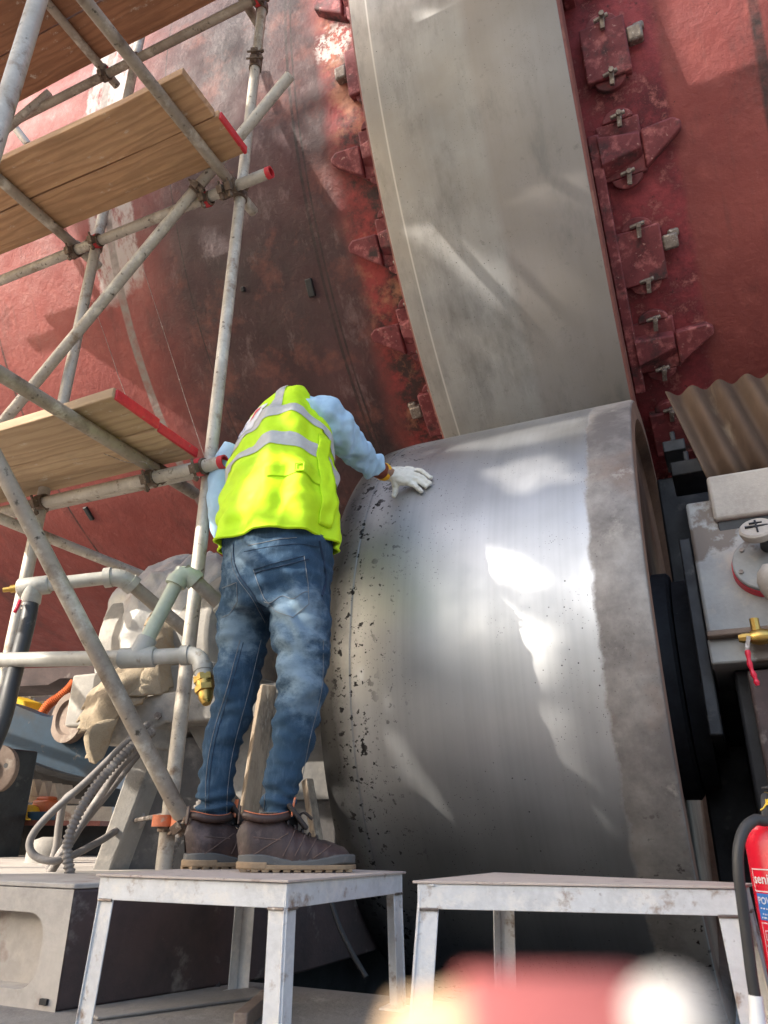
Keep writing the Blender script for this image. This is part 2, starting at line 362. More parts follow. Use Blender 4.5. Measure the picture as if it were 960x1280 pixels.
def ring_mat(name, xl, xr, c1, c2, rough, metal, extra):
    """turned steel: fine circumferential lines, pits and stains"""
    t = NT(name); X, Y, Z = t.sep()
    line = t.n.new('ShaderNodeTexNoise'); line.noise_dimensions = '1D'; line.inputs['Scale'].default_value = 60; line.inputs['Detail'].default_value = 6
    t.L(X, line.inputs['W'])
    wide = t.n.new('ShaderNodeTexNoise'); wide.noise_dimensions = '1D'; wide.inputs['Scale'].default_value = 7; wide.inputs['Detail'].default_value = 3
    t.L(X, wide.inputs['W'])
    col = t.mix(t.mr(t.noise(2.0, 8, .6), .3, .7), c1, c2)
    col = t.mix(t.mr(line.outputs[0], .35, .72, 0, .13), col, tuple(c*.5 for c in c1))
    col = t.mix(t.mr(wide.outputs[0], .45, .7, 0, .18), col, tuple(min(1, c*1.35) for c in c1))
    ro = t.mr(t.noise(3.5, 7, .6), .3, .7, rough-.07, rough+.10)
    mt = t.col((metal,)*3)
    pitn = t.math('MULTIPLY', t.mr(t.voro(34, t.map((1, 1, 1))), .05, .10, 1, 0), t.mr(t.noise(2.6, 4, .5), .46, .60))
    pit2 = t.math('MULTIPLY', t.mr(t.voro(90), .09, .16, 1, 0), t.mr(t.noise(4.2, 4, .5), .48, .60))
    pit = t.math('MAXIMUM', pitn, pit2)
    col = t.mix(pit, col, (.05,.045,.045)); ro = t.math('ADD', ro, t.math('MULTIPLY', pit, .3))
    h = t.math('SUBTRACT', t.math('MULTIPLY', line.outputs[0], .05), t.math('MULTIPLY', pit, .6))
    col, ro, h = extra(t, X, Y, Z, col, ro, h)
    t.set('Base Color', col); t.set('Roughness', ro); t.set('Metallic', metal)
    t.bump(h, .35, .002)
    return t.m
def ex_roller(t, X, Y, Z, col, ro, h):
    # unpolished rim strip on the right, where the ring never touches
    wob = t.math('ADD', X, t.math('MULTIPLY', t.math('SUBTRACT', t.noise(9, 7, .7), .5), .07))
    f = t.mr(wob, -.325, -.310)
    c = t.mix(t.mr(t.noise(3.2, 9, .7), .38, .60), (.42,.39,.36), (.22,.20,.19))
    c = t.mix(t.mr(t.noise(2.1, 8, .6), .56, .72), c, (.30,.22,.18))
    c = t.mix(t.mr(t.noise(7, 8, .7), .60, .70), c, (.46,.43,.39))
    c = t.mix(t.math('MULTIPLY', t.mr(t.noise(34, 5, .6), .62, .68), t.mr(Z, .6, .2)), c, (.05,.035,.035))
    col = t.mix(f, col, c); ro = t.math('ADD', ro, t.math('MULTIPLY', f, .30))
    # flaked black patches beside the groove on the left
    d = t.math('ABSOLUTE', t.math('SUBTRACT', X, -1.145))
    fl = t.math('MULTIPLY', t.mr(t.noise(24, 8, .62), .59, .62), t.mr(d, .04, .12, 1, 0))
    fl2 = t.math('MULTIPLY', t.mr(t.noise(46, 6, .6), .61, .65), t.mr(d, .08, .24, 1, 0))
    fl = t.math('MAXIMUM', fl, fl2)
    col = t.mix(fl, col, (.025,.024,.026)); ro = t.math('ADD', ro, t.math('MULTIPLY', fl, .2))
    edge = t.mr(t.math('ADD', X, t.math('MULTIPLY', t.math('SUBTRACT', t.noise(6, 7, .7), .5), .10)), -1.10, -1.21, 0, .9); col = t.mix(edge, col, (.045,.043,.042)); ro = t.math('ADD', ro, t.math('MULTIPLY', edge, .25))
    return col, ro, t.math('ADD', h, t.math('MULTIPLY', f, t.math('MULTIPLY', t.noise(40, 7, .7), .5)))
def ex_tyre(t, X, Y, Z, col, ro, h):
    f = t.mr(t.math('ADD', X, t.math('MULTIPLY', t.noise(6, 6, .6), .05)), -.66, -.60)
    col = t.mix(t.math('MULTIPLY', f, .55), col, (.26,.22,.20))
    f2 = t.mr(t.math('ADD', X, t.math('MULTIPLY', t.noise(5, 6, .6), .04)), -1.10, -1.13)
    col = t.mix(t.math('MULTIPLY', f2, .5), col, (.34,.31,.28))
    col = t.mix(t.mr(t.noise(1.4, 8, .65), .46, .66, 0, .6), col, (.27,.245,.215))
    col = t.mix(t.mr(t.noise(3.4, 9, .72, t.map((1, .35, .35))), .50, .66, 0, .75), col, (.17,.165,.16))
    col = t.mix(t.mr(t.noise(17, 8, .75), .60, .70, 0, .6), col, (.16,.15,.145))
    ln = t.math('MULTIPLY', t.mr(X, -1.138, -1.134), t.mr(X, -1.130, -1.126, 1, 0))
    col = t.mix(t.math('MULTIPLY', ln, .7), col, (.6,.58,.55))
    return col, ro, h
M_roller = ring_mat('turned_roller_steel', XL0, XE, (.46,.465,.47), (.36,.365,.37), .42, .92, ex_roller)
M_tyre = ring_mat('turned_ring_steel', XTL, XTR, (.38,.378,.372), (.27,.268,.264), .52, .5, ex_tyre)
M_tyre_side = mat('rusty_ring_side', (.24,.085,.065), (.16,.055,.045), 6, rough=.75, bump=.4, layers=(((.30,.15,.11), 9, .56, .7),))
M_web = mat('rusty_roller_web', (.24,.145,.10), (.16,.095,.07), 5, rough=.85, bump=.6, layers=(((.25,.165,.12), 9, .55, .70),))

# ================================================================== ROTARY KILN
kiln = thing('rotary_kiln', (-1, YK, ZK-RT), 'huge red rotary kiln shell with a wide bare steel riding ring', 'kiln')
AX = Vector((1, 0, 0)); KO = Vector((0, YK, ZK))
MB().lathe([(KX0, RS), (-9.0, RS), (-5, RS), (-3.2, RS), (-1.8, RS), (0, RS), (2, RS), (6, RS), (KX1, RS)], KO, AX, 384, close=True).build('shell', M_shell, kiln, smooth=60, solid=.03)
ring = MB().lathe([(XTL+.012, RT-.004), (XTL+.02, RT), (XTR-.02, RT), (XTR-.012, RT-.004)], KO, AX, 512, close=True).build('riding_ring', M_tyre, kiln, smooth=60)
for xo, sg in ((XTL, -1), (XTR, 1)):
    MB().lathe([(xo-sg*.012, RT-.004), (xo, RT-.016), (xo, RS+.12), (xo-sg*.03, RS+.09)], KO, AX, 512, close=True).build('ring_side', M_tyre_side, ring, smooth=30)
def kp(x, a, r):
    """point on the kiln: axial x, angle a (deg, 0 = facing -Y, positive = down), radius r"""
    a = R_(a); return Vector((x, YK-r*math.cos(a), ZK-r*math.sin(a)))
def kblock(mb, x0, x1, a0, a1, r0, r1, n=3):
    """curved block hugging the shell"""
    vs = []
    for i in range(n+1):
        a = a0+(a1-a0)*i/n
        vs += [kp(x0, a, r0), kp(x1, a, r0), kp(x1, a, r1), kp(x0, a, r1)]
    fs = [(0,1,2,3), (n*4+3, n*4+2, n*4+1, n*4)]
    for i in range(n):
        for k in range(4): fs.append((i*4+k, (i+1)*4+k, (i+1)*4+(k+1) % 4, i*4+(k+1) % 4))
    return mb.add(vs, fs)
def kprism(mb, pts, r0, r1):
    n = len(pts); vs = [kp(x, a, r0) for x, a in pts]+[kp(x, a, r1) for x, a in pts]
    return mb.add(vs, [tuple(range(n-1, -1, -1)), tuple(range(n, 2*n))]+[(i, (i+1) % n, n+(i+1) % n, n+i) for i in range(n)])
DEG = math.degrees(1/RS)          # degrees per metre of shell
def clampset(par, x, a, side):
    # half-round ear, with a small bent clamp and its nut on it
    ear = MB(); pts = []
    for k in range(11):
        t = math.pi*k/10; pts.append((x+.075*math.cos(t), a+side*(.055*math.sin(t))*DEG))
    kprism(ear, pts, RS, RS+.055); e = ear.build('ear', M_lug, par, bevel=.005)
    c = MB(); c.bar(kp(x+.012, a-.02*DEG, RS+.09), kp(x+.006, a+.045*DEG, RS+.085), .022, .03, kp(x, a, 1)-kp(x, a, 0))
    c.tube([kp(x+.012, a-.012*DEG, RS+.05), kp(x+.012, a-.012*DEG, RS+.125)], .014, 6)
    c.tube([kp(x-.03, a-.012*DEG, RS+.075), kp(x+.04, a-.02*DEG, RS+.08)], .011, 8)
    c.build('clamp_bolt', M_clamp, e, bevel=.002)
def pad(a, kind, xs, flip=1):
    """retaining block seated at angle a; xs = axial start (edge at the ring)"""
    x0 = xs; x1 = xs+flip*.215
    if kind == 0:
        b = kblock(MB(), x0, x1, a-.135*DEG, a+.135*DEG, RS-.01, RS+.075).build('retaining_block', M_lug, kiln, bevel=.008)
        clampset(b, (x0+x1)/2, a-.135*DEG, -1); clampset(b, (x0+x1)/2, a+.135*DEG, 1)
        nb = kblock(MB(), x1, x1+flip*.075, a-.07*DEG, a+.005*DEG, RS-.01, RS+.07, 1).build('wedge_nut', M_clamp, b, bevel=.012)
        kblock(MB(), x1+flip*.03, x1+flip*.085, a-.09*DEG, a-.05*DEG, RS-.01, RS+.045, 1).build('weld_lump', M_clamp, nb, bevel=.012)
    else:
        b = kblock(MB(), x0, x1-flip*.01, a-.155*DEG, a+.115*DEG, RS-.01, RS+.05).build('retaining_block', M_lug, kiln, bevel=.008)
        w_ = MB(); r0 = RS+.045
        P = [kp(x0, a-.095*DEG, r0), kp(x1-flip*.02, a-.085*DEG, r0), kp(x1-flip*.02, a+.05*DEG, r0), kp(x0, a+.10*DEG, r0)]
        Q = [kp(x0, a-.085*DEG, r0+.085), kp(x1-flip*.02, a-.06*DEG, r0+.035), kp(x1-flip*.02, a-.0*DEG, r0+.03), kp(x0, a+.045*DEG, r0+.085)]
        w_.add(P+Q, [(3,2,1,0), (4,5,6,7), (0,1,5,4), (1,2,6,5), (2,3,7,6), (3,0,4,7)]); w_.build('wedge', M_lug, b, bevel=.006)
        clampset(b, (x0+x1)/2, a-.155*DEG, -1); clampset(b, (x0+x1)/2, a+.115*DEG, 1)
        gs = MB(); g0 = x1-flip*.012
        kprism(gs, [(g0, a-.075*DEG), (g0+flip*.15, a-.082*DEG), (g0+flip*.185, a-.055*DEG), (g0+flip*.18, a-.02*DEG), (g0, a+.105*DEG)], RS-.01, RS+.075)
        gs.build('gusset', M_lug, b, bevel=.01)
for i, a in enumerate([25.0-8.3*3, 25.0-8.3*2, 25.0-8.3, 25.0, 33.3, 41.8, 50.0, 58.3, 66.6]):
    k = 0 if i % 2 else 1
    pad(a, k, -.150, 1)
    pad(a+1.2, 1-k if i != 4 else k, XTL+.045, -1)
# long stop bars beside the ring
for (a0, a1) in ((31.5, 53.3), (5.0, 20.0)):
    kblock(MB(), -.195, -.142, a0, a1, RS-.01, RS+.115, 10).build('stop_bar', M_lug, kiln, bevel=.006)
for (a0, a1) in ((33.0, 36.0), (50.0, 54.0), (6, 12)):
    kblock(MB(), XTL-.05, XTL-.0, a0, a1, RS-.01, RS+.10, 4).build('stop_bar', M_lug, kiln, bevel=.006)
# small welded stubs on the shell
for (px, py, dx, da) in ((390,360,.022,.9), (132,278,.02,.5), (113,640,.018,1.0), (306,362,.012,.25)):
    p = on_cyl(px, py, YK, ZK, RS); a = math.degrees(math.atan2(ZK-p.z, YK-p.y))
    kblock(MB(), p.x-dx, p.x+dx, a-da, a+da, RS-.01, RS+.035, 2).build('welded_stub', M_dark, kiln, bevel=.005)
for x0 in (-1.782, -4.4, .62):
    MB().lathe([(x0-.012, RS-.002), (x0-.005, RS+.006), (x0+.005, RS+.006), (x0+.012, RS-.002)], KO, AX, 384, close=True).build('weld_seam', M_shell, kiln, smooth=60)

# ================================================================== SUPPORT ROLLER
roller = thing('support_roller', ((XL0+XE)/2, YR, ZR-RR), 'large polished steel support roller under the riding ring', 'roller')
RO = Vector((0, YR, ZR))
prof = [(XL0, RR-.30), (XL0, RR-.045), (XL0+.012, RR-.030), (XL0+.05, RR-.010), (XG-.010, RR-.001), (XG-.006, RR-.001), (XG-.004, RR-.003), (XG+.002, RR-.003), (XG+.004, RR-.0005), (XG+.01, RR), (-.8, RR), (-.5, RR), (-.30, RR), (XE-.012, RR), (XE-.003, RR-.004), (XE, RR-.012)]
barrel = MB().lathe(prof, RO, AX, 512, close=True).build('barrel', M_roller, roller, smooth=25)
MB().lathe([(XE, RR-.012), (XE+.001, RR-.085), (XE-.006, RR-.09), (XE-.045, RR-.105), (XE-.055, RR-.13), (XE-.06, .40)], RO, AX, 256, close=True).build('end_web', M_web, barrel, smooth=30)
MB().lathe([(XL0, RR-.12), (XL0+.12, RR-.15), (XL0+.13, RR-.2), (XL0+.13, .42)], RO, AX, 128, close=True).build('end_web', M_web, barrel, smooth=30)
MB().lathe([(XE-.065, .47), (XE+.0, .47), (XE+.012, .455), (XE+.012, .30)], RO, AX, 96, close=True).build('hub', M_seal, roller, smooth=30)
MB().lathe([(XL0-.05, .52), (XL0+.14, .52)], RO, AX, 64).build('hub', M_seal, roller, smooth=30)
MB().tube([(-2.3, YR, ZR), (1.2, YR, ZR)], .27, 48).build('shaft', M_dark, roller, smooth=40)

# ================================================================== RIGHT BEARING
bear = thing('bearing_housing', (.45, 3.2, 0), 'grey bearing housing with round flanged cover beside the roller end', 'bearing housing')
y0 = 2.70
TL, BL = atY(863, 628, y0+.10), atY(884, 803, y0)
zt, zl = TL.z, BL.z
xl = -.03; xr = 1.0
h = MB(); h.prism([(xl, y0, zl), (xl+.0, y0+.10, zt), (xl, y0+1.1, zt+.03), (xl, y0+1.1, zl)], (xr-xl, 0, 0)).build('housing_body', M_house, bear, bevel=.012)
h = MB(); h.box(((xl+xr)/2+.01, y0+.30, zl-.045), ((xr-xl)/2+.012, .36, .042)); lip = h.build('base_flange', M_house, bear, bevel=.008)
h = MB(); h.bar((xl+.0, y0-.075, zl+.006), (xr, y0-.075, zl+.006), .05, .022); h.build('flange_lip', M_rustdisc, lip, bevel=.006)
# dark seal plate on the roller side
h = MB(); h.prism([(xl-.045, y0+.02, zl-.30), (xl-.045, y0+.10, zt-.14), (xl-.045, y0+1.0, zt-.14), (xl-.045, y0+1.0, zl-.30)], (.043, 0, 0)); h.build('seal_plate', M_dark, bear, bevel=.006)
MB().lathe([(XE+.018, .43), (xl-.05, .43), (xl-.05, .30)], RO, AX, 96, close=True).build('seal_ring', M_seal, bear, smooth=30)
# cap slab
c0, c1 = atY(885, 612, y0+.13), atY(893, 652, y0+.04)
h = MB(); h.prism([(c1.x, y0+.055, c1.z+.01), (c1.x, y0+.05, c0.z+.02), (c1.x, y0+.9, c0.z+.05), (c1.x, y0+.9, c1.z+.01)], (.9, 0, 0)); cap = h.build('cap_slab', M_housecap, bear, bevel=.012)
h = MB(); h.prism([(c1.x+.01, y0+.075, c1.z-.03), (c1.x+.01, y0+.075, c1.z+.012), (c1.x+.01, y0+.8, c1.z+.012), (c1.x+.01, y0+.8, c1.z-.03)], (.88, 0, 0)); h.build('cap_gasket', M_dark, cap, bevel=.004)
# flange on the sloped face
fn = Vector((0, -(zt-zl), -.10)).normalized()*1; fn = Vector((0, -1, .19)).normalized()
fc = atY(957, 708, y0+.02)
fl = MB().lathe([(-.03, .105), (.012, .105), (.014, .103)], fc, fn, 48).build('flange_gasket', M_redhandle, bear, smooth=30)
fl = MB().lathe([(.012, .103), (.030, .103), (.033, .099)], fc, fn, 48).build('flange_cover', M_house, bear, smooth=30)
for k in range(6):
    a = R_(60*k+20); u = Vector((1,0,0)); v = fn.cross(u)
    p = fc+fn*.033+(math.cos(a)*u+math.sin(a)*v)*.085
    MB().lathe([(0, .008), (.007, .008)], p, fn, 6).build('bolt', M_clamp, fl, smooth=0)
st_ = fc+Vector((.02, 0, .055))
MB().lathe([(.03, .026), (.075, .026), (.077, .030), (.105, .030)], st_, fn, 24).build('filler_neck', M_rubber, fl, smooth=30)
cp = MB().lathe([(0, .052), (.012, .056), (.026, .056), (.032, .050)], atY(948, 668, y0-.085), Vector((-.1, -.8, .6)), 36).build('filler_cap', M_housecap, bear, smooth=30)
cpc = atY(948, 668, y0-.085); cn = Vector((-.1, -.8, .6)).normalized(); cu = Vector((1,0,0)); cv = cn.cross(cu)
q = MB(); q.bar(cpc+cn*.034-cu*.035, cpc+cn*.034+cu*.035, .006, .006, cn); q.bar(cpc+cn*.034-cv*.035, cpc+cn*.034+cv*.035, .006, .006, cn)
q.bar(cpc+cn*.034-cu*.02+cv*.02, cpc+cn*.034+cu*.02+cv*.02, .005, .006, cn); q.build('embossed_mark', M_dark, cp, smooth=0)
MB().lathe([(-.03, .035), (0, .05), (.03, .056), (.06, .05), (.085, .03)], atY(972, 737, y0-.10), Vector((0, -.4, 1)), 32).build('breather', M_housecap, bear, smooth=60)
# pedestal below
h = MB(); h.box(((xl+xr)/2+.02, y0+.55, (zl-.09-.75)/2), ((xr-xl)/2-.04, .50, (zl-.09+.75)/2)); h.build('pedestal', M_dark, bear, bevel=.01)
h = MB(); h.box((.45, y0-.0, zl-.30), (.38, .04, .19)); h.build('front_plate', M_bedside, bear, bevel=.01)
# drain valve with red lever
vp = atY(938, 797, y0-.11)
valve = thing('drain_valve', vp, 'small brass drain valve with a hanging red lever handle', 'valve')
q = MB(); q.tube([vp+Vector((-.035,0,0)), vp+Vector((-.02,0,0)), vp+Vector((.0,0,0))], [.012,.016,.016], 8); q.tube([vp, vp+Vector((.02,0,0)), vp+Vector((.035,0,0)), vp+Vector((.06,0,0))], [.02,.026,.026,.02], 12)
q.tube([vp+Vector((.06,0,0)), vp+Vector((.085,0,0))], .022, 6); q.tube([vp+Vector((.02,.06,0)), vp+Vector((.02,0,0))], .012, 10); q.tube([vp+Vector((.02,0,0)), vp+Vector((.02,0,.06))], .014, 8)
vb = q.build('valve_body', M_brass, valve, smooth=40)
q = MB(); q.bar(vp+Vector((-.005,-.022,.0)), vp+Vector((-.02,-.026,-.05)), .012, .003, Vector((0,1,0))); q.build('lever_shank', M_clamp, valve)
q = MB(); pts = curve([vp+Vector((-.016,-.026,-.045)), vp+Vector((-.017,-.027,-.09)), vp+Vector((-.010,-.027,-.13)), vp+Vector((-.006,-.026,-.155))], 5)
q.tube(pts, [.0075+.0018*math.sin(i*1.6) for i in range(len(pts))], 10); q.build('lever_handle', M_redhandle, valve, smooth=60)

# dark brackets behind the roller end
for (px, py, yy, hx, hy, hz) in ((862,597,3.3,.07,.12,.035), (845,570,3.5,.05,.12,.03), (920,585,3.05,.11,.02,.035)):
    p = atY(px, py, yy); b = MB().box(p, (hx, hy, hz)).box(p+Vector((0,.02,.05)), (.012, hy*.8, .05)).build('guard_bracket', M_dark, None, bevel=.006)
    tag(b, {862: 'dark steel bracket tab just left of the corrugated guard', 845: 'small dark bracket tab tucked under the red kiln shell', 920: 'dark t-shaped bracket under the corrugated guard'}[px], 'bracket')
# support post that carries them
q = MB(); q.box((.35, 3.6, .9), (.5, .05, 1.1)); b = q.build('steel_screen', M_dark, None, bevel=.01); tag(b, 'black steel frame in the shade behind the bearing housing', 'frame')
# corrugated guard
A = atY(832, 494, 2.95); Bq = atY(884, 602, 2.86); wd = 1.25
def corr(u, v):
    ph = u*wd/.105*2*math.pi
    p = A.lerp(Bq, v)+Vector((u*wd, 0, 0)) + Vector((0, 0, .0))
    return p+Vector((0, -.9, .2)).normalized()*(.022*math.cos(ph)) + Vector((0, 0, .004*math.sin(9*u)))
cg = MB().grid(corr, 180, 6).build('corrugated_guard', M_corr, None, smooth=180, solid=.004)
tag(cg, 'rusty brown corrugated metal sheet guard above the bearing housing', 'sheet')

# ================================================================== SCAFFOLD
scaf = thing('scaffold', (-1.62, 1.95, .27), 'tube and coupler scaffold standing beside the worker', 'scaffold')
TR_ = .0242
def stube(a, b, m_=M_tube, name='tube', r=TR_, red=None):
    o = MB().pipe(a, b, r, r*.84, 20).build(name, m_, scaf, smooth=40)
    if red:
        a = Vector(a); b = Vector(b); t = (b-a).normalized(); L = (b-a).length
        for (e, l) in red:
            s0 = b-t*l if e else a; MB().pipe(s0-t*.001, s0+t*(l+.001), r+.0012, r*.80, 20).build('painted_end', M_redpaint, o, smooth=40)
    return o
XA, YA = -1.615, 1.955
XC = -2.43
zL = [atY(265, 590, YA).z, atY(315, 240, YA).z, atY(325, 12, YA).z]
stube((XA, YA, .25), (XA, YA, zL[2]+.12), name='upright'); stube((XC, YA-.03, .0), (XC, YA-.03, 5.0), name='upright')
YD = .78; XD = -1.40
stube((XD-.02, YD, 0), (XD-.02, YD, 5.0), name='upright'); stube((XC-.05, YD, 0), (XC-.05, YD, 5.0), name='upright')
stube((XA-2.6, YA, 0), (XA-2.6, YA, 5.0), name='upright')
yl = YA-.05
e1 = atY(338, 224, yl); e2 = atY(283, 586, yl); 
stube((-5.0, yl, zL[1]-.02), (e1.x, yl, zL[1]+.01), name='ledger', red=[(1, .02)])
stube((-5.0, yl, zL[0]-.01), (e2.x-.01, yl, zL[0]), name='ledger', red=[(1, .02)])
stube((-5.0, yl, zL[2]), (XA+.5, yl, zL[2]+.01), M_tube_dark, name='ledger')
stube((-5.0, YA+.05, zL[0]+.045), (XA+.03, YA+.05, zL[0]+.045), name='ledger', red=[(1, .08)])
for z in (zL[0], zL[1], zL[2]):
    stube((-5.0, YD+.05, z-.0), (XC+.1, YD+.05, z), name='ledger')
# transoms (towards the camera)
def transom(x, z, ya=YA+.12, yb=.45, m_=M_tube_dark): return stube((x, ya, z), (x, yb, z), m_, name='transom')
zT = [z+.052 for z in zL]
transom(-1.855, zT[0], YA+.22, .5, M_tube_dark); transom(-1.645, zT[1], YA+.14, .3, M_tube_dark); transom(-2.57, zT[1], YA+.12, .4)
transom(-2.64, zT[2], YA+.05, .4); transom(-1.70, zT[2], YA+.12, .4); transom(-3.3, zT[0], YA+.1, .5)
# diagonal braces
f1, f0 = atY(362, 95, yl-.05), atY(0, 532, yl-.05); stube(f1+(f1-f0)*.0, f0+(f0-f1)*.35, name='brace')
b1 = D(236, 1038, 2.36); b0 = D(0, 583, 1.98); stube(b1, b0+(b0-b1)*.5, M_tube_dark, name='brace')
b1 = D(200, 728, 3.3); b0 = D(0, 648, 2.75); stube(b1, b0+(b0-b1)*.4, name='brace', r=.022)
b1 = D(62, 116, 3.0); b0 = D(0, 168, 3.05); stube(b1, b0+(b0-b1)*.6, name='brace'); b1 = D(36, 182, 3.3); b0 = D(0, 135, 3.3); stube(b1, b0+(b0-b1)*.5, name='brace')
# couplers
def coupler(p, d1, d2, o1=None, o2=None, paint=None):
    p = Vector(p); d1 = Vector(d1).normalized(); d2 = Vector(d2).normalized()
    o1 = p if o1 is None else Vector(o1); o2 = p if o2 is None else Vector(o2); q = MB()
    for o, d in ((o1, d1), (o2, d2)):
        q.pipe(o-d*.022, o+d*.022, TR_+.007, TR_*.98, 18)
        u = d.orthogonal().normalized(); u = (Vector((.3, -.8, -.5))-d*Vector((.3, -.8, -.5)).dot(d)).normalized(); v = d.cross(u)
        q.bar(o+u*(TR_+.004), o+u*(TR_+.030), .034, .026, d)
        q.tube([o+u*(TR_+.018)-v*.036, o+u*(TR_+.018)+v*.048], .0055, 8); q.tube([o+u*(TR_+.018)+v*.030, o+u*(TR_+.018)+v*.044], .011, 6)
    if (o1-o2).length > .01: q.bar(o1, o2, .03, .03, d1.cross(o2-o1) if d1.cross(o2-o1).length > 1e-5 else Vector((0,0,1)))
    c = q.build('coupler', M_coupler, scaf, smooth=30, bevel=.0015)
    if paint: MB().pipe(o2-d2*.012, o2+d2*.012, TR_+.009, TR_+.005, 18).build('paint_mark', paint, c, smooth=40)
    return c
Xv, Yv, Zv = Vector((1,0,0)), Vector((0,1,0)), Vector((0,0,1))
for i, z in enumerate(zL):
    coupler((XA, YA, z), Zv, Xv, (XA, YA, z), (XA, yl, z), M_redpaint if i != 1 else None)
    coupler((XC, YA, z), Zv, Xv, (XC, YA-.03, z), (XC+.03, yl-.005, z), M_redpaint if i else None)
coupler((-1.645, yl, zL[1]), Xv, Yv, (-1.66, yl, zL[1]), (-1.645, yl+.01, zT[1])); coupler((-2.57, yl, zL[1]), Xv, Yv, (-2.55, yl, zL[1]-.005), (-2.57, yl+.03, zT[1]), M_redpaint)
coupler((-1.855, yl, zL[0]), Xv, Yv, (-1.84, yl, zL[0]), (-1.855, yl+.05, zT[0])); coupler((-2.64, yl, zL[2]), Xv, Yv, (-2.62, yl, zL[2]), (-2.64, yl, zT[2]), M_redpaint)
bm1 = atY(246, 236, yl-.05); coupler(bm1, f1-f0, Xv, bm1, (bm1.x+.02, yl, zL[1]-.003), M_redpaint)
bb = D(232, 1030, 2.36); coupler(bb, b0-b1, Zv, bb, (XA, YA, bb.z-.0))
for p in (D(205, 1026, 2.40), D(229, 1027, 2.36)):
    MB().pipe(p-Zv*.016, p+Zv*.016, TR_+.0105, TR_+.006, 18).build('paint_mark', M_orangepaint, scaf, smooth=40)
zz = atY(315, 85, YA).z; coupler((XA, YA, zz), Zv, Zv, (XA, YA, zz), (XA, YA, zz+.05))
MB().lathe([(0, .06), (.006, .06), (.006, .034), (.012, .031)], (XA, YA, .245), Zv, 24).build('base_plate', M_rustdisc, scaf, smooth=30)
# boards
def plank(x0, x1, y0_, y1_, z, m_, label, red=True, tilt=0):
    q = MB(); th = .038; n = 10
    def f(u, v): return 0
    vs = []
    for i in range(n+1):
        x = x0+(x1-x0)*i/n; dz = .004*math.sin(i*1.3+y0_*9)+tilt*(i/n); e = .003*math.sin(i*2.1+y1_*5)
        vs += [Vector((x, y0_+e, z+dz)), Vector((x, y1_+e, z+dz)), Vector((x, y1_+e, z+th+dz)), Vector((x, y0_+e, z+th+dz))]
    fs = [(0,1,2,3), (n*4+3, n*4+2, n*4+1, n*4)]+[(i*4+k, (i+1)*4+k, (i+1)*4+(k+1) % 4, i*4+(k+1) % 4) for i in range(n) for k in range(4)]
    o = q.add(vs, fs).build('scaffold_board', m_, None, smooth=0, bevel=.004); tag(o, label, 'board', 'scaffold boards')
    if red:
        r = MB(); r.box((x1+.0015, (y0_+y1_)/2+.004, z+.019), (.006, (y1_-y0_)/2-.004, .019), jit=.0015)
        setpar(tag(r.build('painted_end', M_redpaint, None, bevel=.003)), o)
    return o
b1z = zT[1]+TR_
plank(-4.6, -1.525, 1.425, 1.628, b1z, M_wood, 'dark stained unpainted plank on the middle lift, farther from the kiln', False)
plank(-4.6, -1.512, 1.634, 1.83, b1z+.002, M_wood, 'knotty grained plank with a red end beside the upright, middle lift')
plank(-4.6, -1.525, 1.20, 1.40, b1z+.055, M_wood_pale, 'pale sunlit plank edge showing above the middle pair', False) if False else None
b0z = zT[0]+TR_
plank(-4.6, -1.672, 1.505, 1.722, b0z, M_wood_pale, 'pale plank with a bright red end, lowest lift, farther from the kiln')
plank(-4.6, -1.685, 1.728, 1.955, b0z-.001, M_wood_pale, 'pale plank with a scuffed red end, lowest lift, nearer the kiln')
b2z = zT[2]+TR_
plank(-4.8, .2, 1.62, 1.86, b2z, M_wood_red, 'red brown plank on the top lift, nearest the kiln', False)
plank(-4.8, .2, 1.37, 1.612, b2z+.001, M_wood_red, 'red brown plank in the middle of the top lift', False)
plank(-4.8, .2, 1.14, 1.363, b2z, M_wood_red, 'red brown plank on the top lift, farthest from the kiln', False)
# tie wires
for i, (a, b) in enumerate((((138,440), (160,502)), ((213,440), (258,578)))):
    pa = D(*a, 2.75); pb = D(*b, 2.62); o = MB().tube(curve([pa+(pa-pb)*1.2, pa, (pa+pb)/2-Zv*.005, pb], 6), .0012, 6).build('tie_wire', M_clamp, None)
    tag(o, ('thin tie wire hanging behind the lowest boards', 'thin slack wire running down to the coupler by the worker')[i], 'wire')
wp = curve([D(130,567,2.42), D(160,578,2.36), D(180,577,2.34), D(188,585,2.36), D(200,592,2.4)], 6)
tag(MB().tube(wp, .0016, 6).build('tie_wire', M_clamp, None), 'short wire twisted round the transom under the lowest boards', 'wire')

# ================================================================== LEFT BED PLATE, PEDESTAL, COVERED BEARING
zb = .25
P0 = Vector((-1.50, 1.50, 0)); P1 = Vector((-1.27, 2.20, 0))
bed = thing('bed_plate', (-2.2, 1.8, 0), 'cast bed plate with a rounded pocket in its end face', 'bed plate')
side = (P1-P0)
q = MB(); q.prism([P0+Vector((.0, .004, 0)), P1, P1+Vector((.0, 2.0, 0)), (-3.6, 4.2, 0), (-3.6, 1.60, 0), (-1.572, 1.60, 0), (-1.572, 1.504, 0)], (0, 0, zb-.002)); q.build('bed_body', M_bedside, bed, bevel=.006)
q = MB(); q.prism([P0+Vector((-.002, .0, zb-.001)), P1+Vector((-.002, 0, zb-.001)), P1+Vector((0, 2.0, zb-.001)), (-3.6, 4.2, zb-.001), (-3.6, 1.5, zb-.001)], (0, 0, .012)); q.build('bed_top', M_bed, bed, bevel=.003)
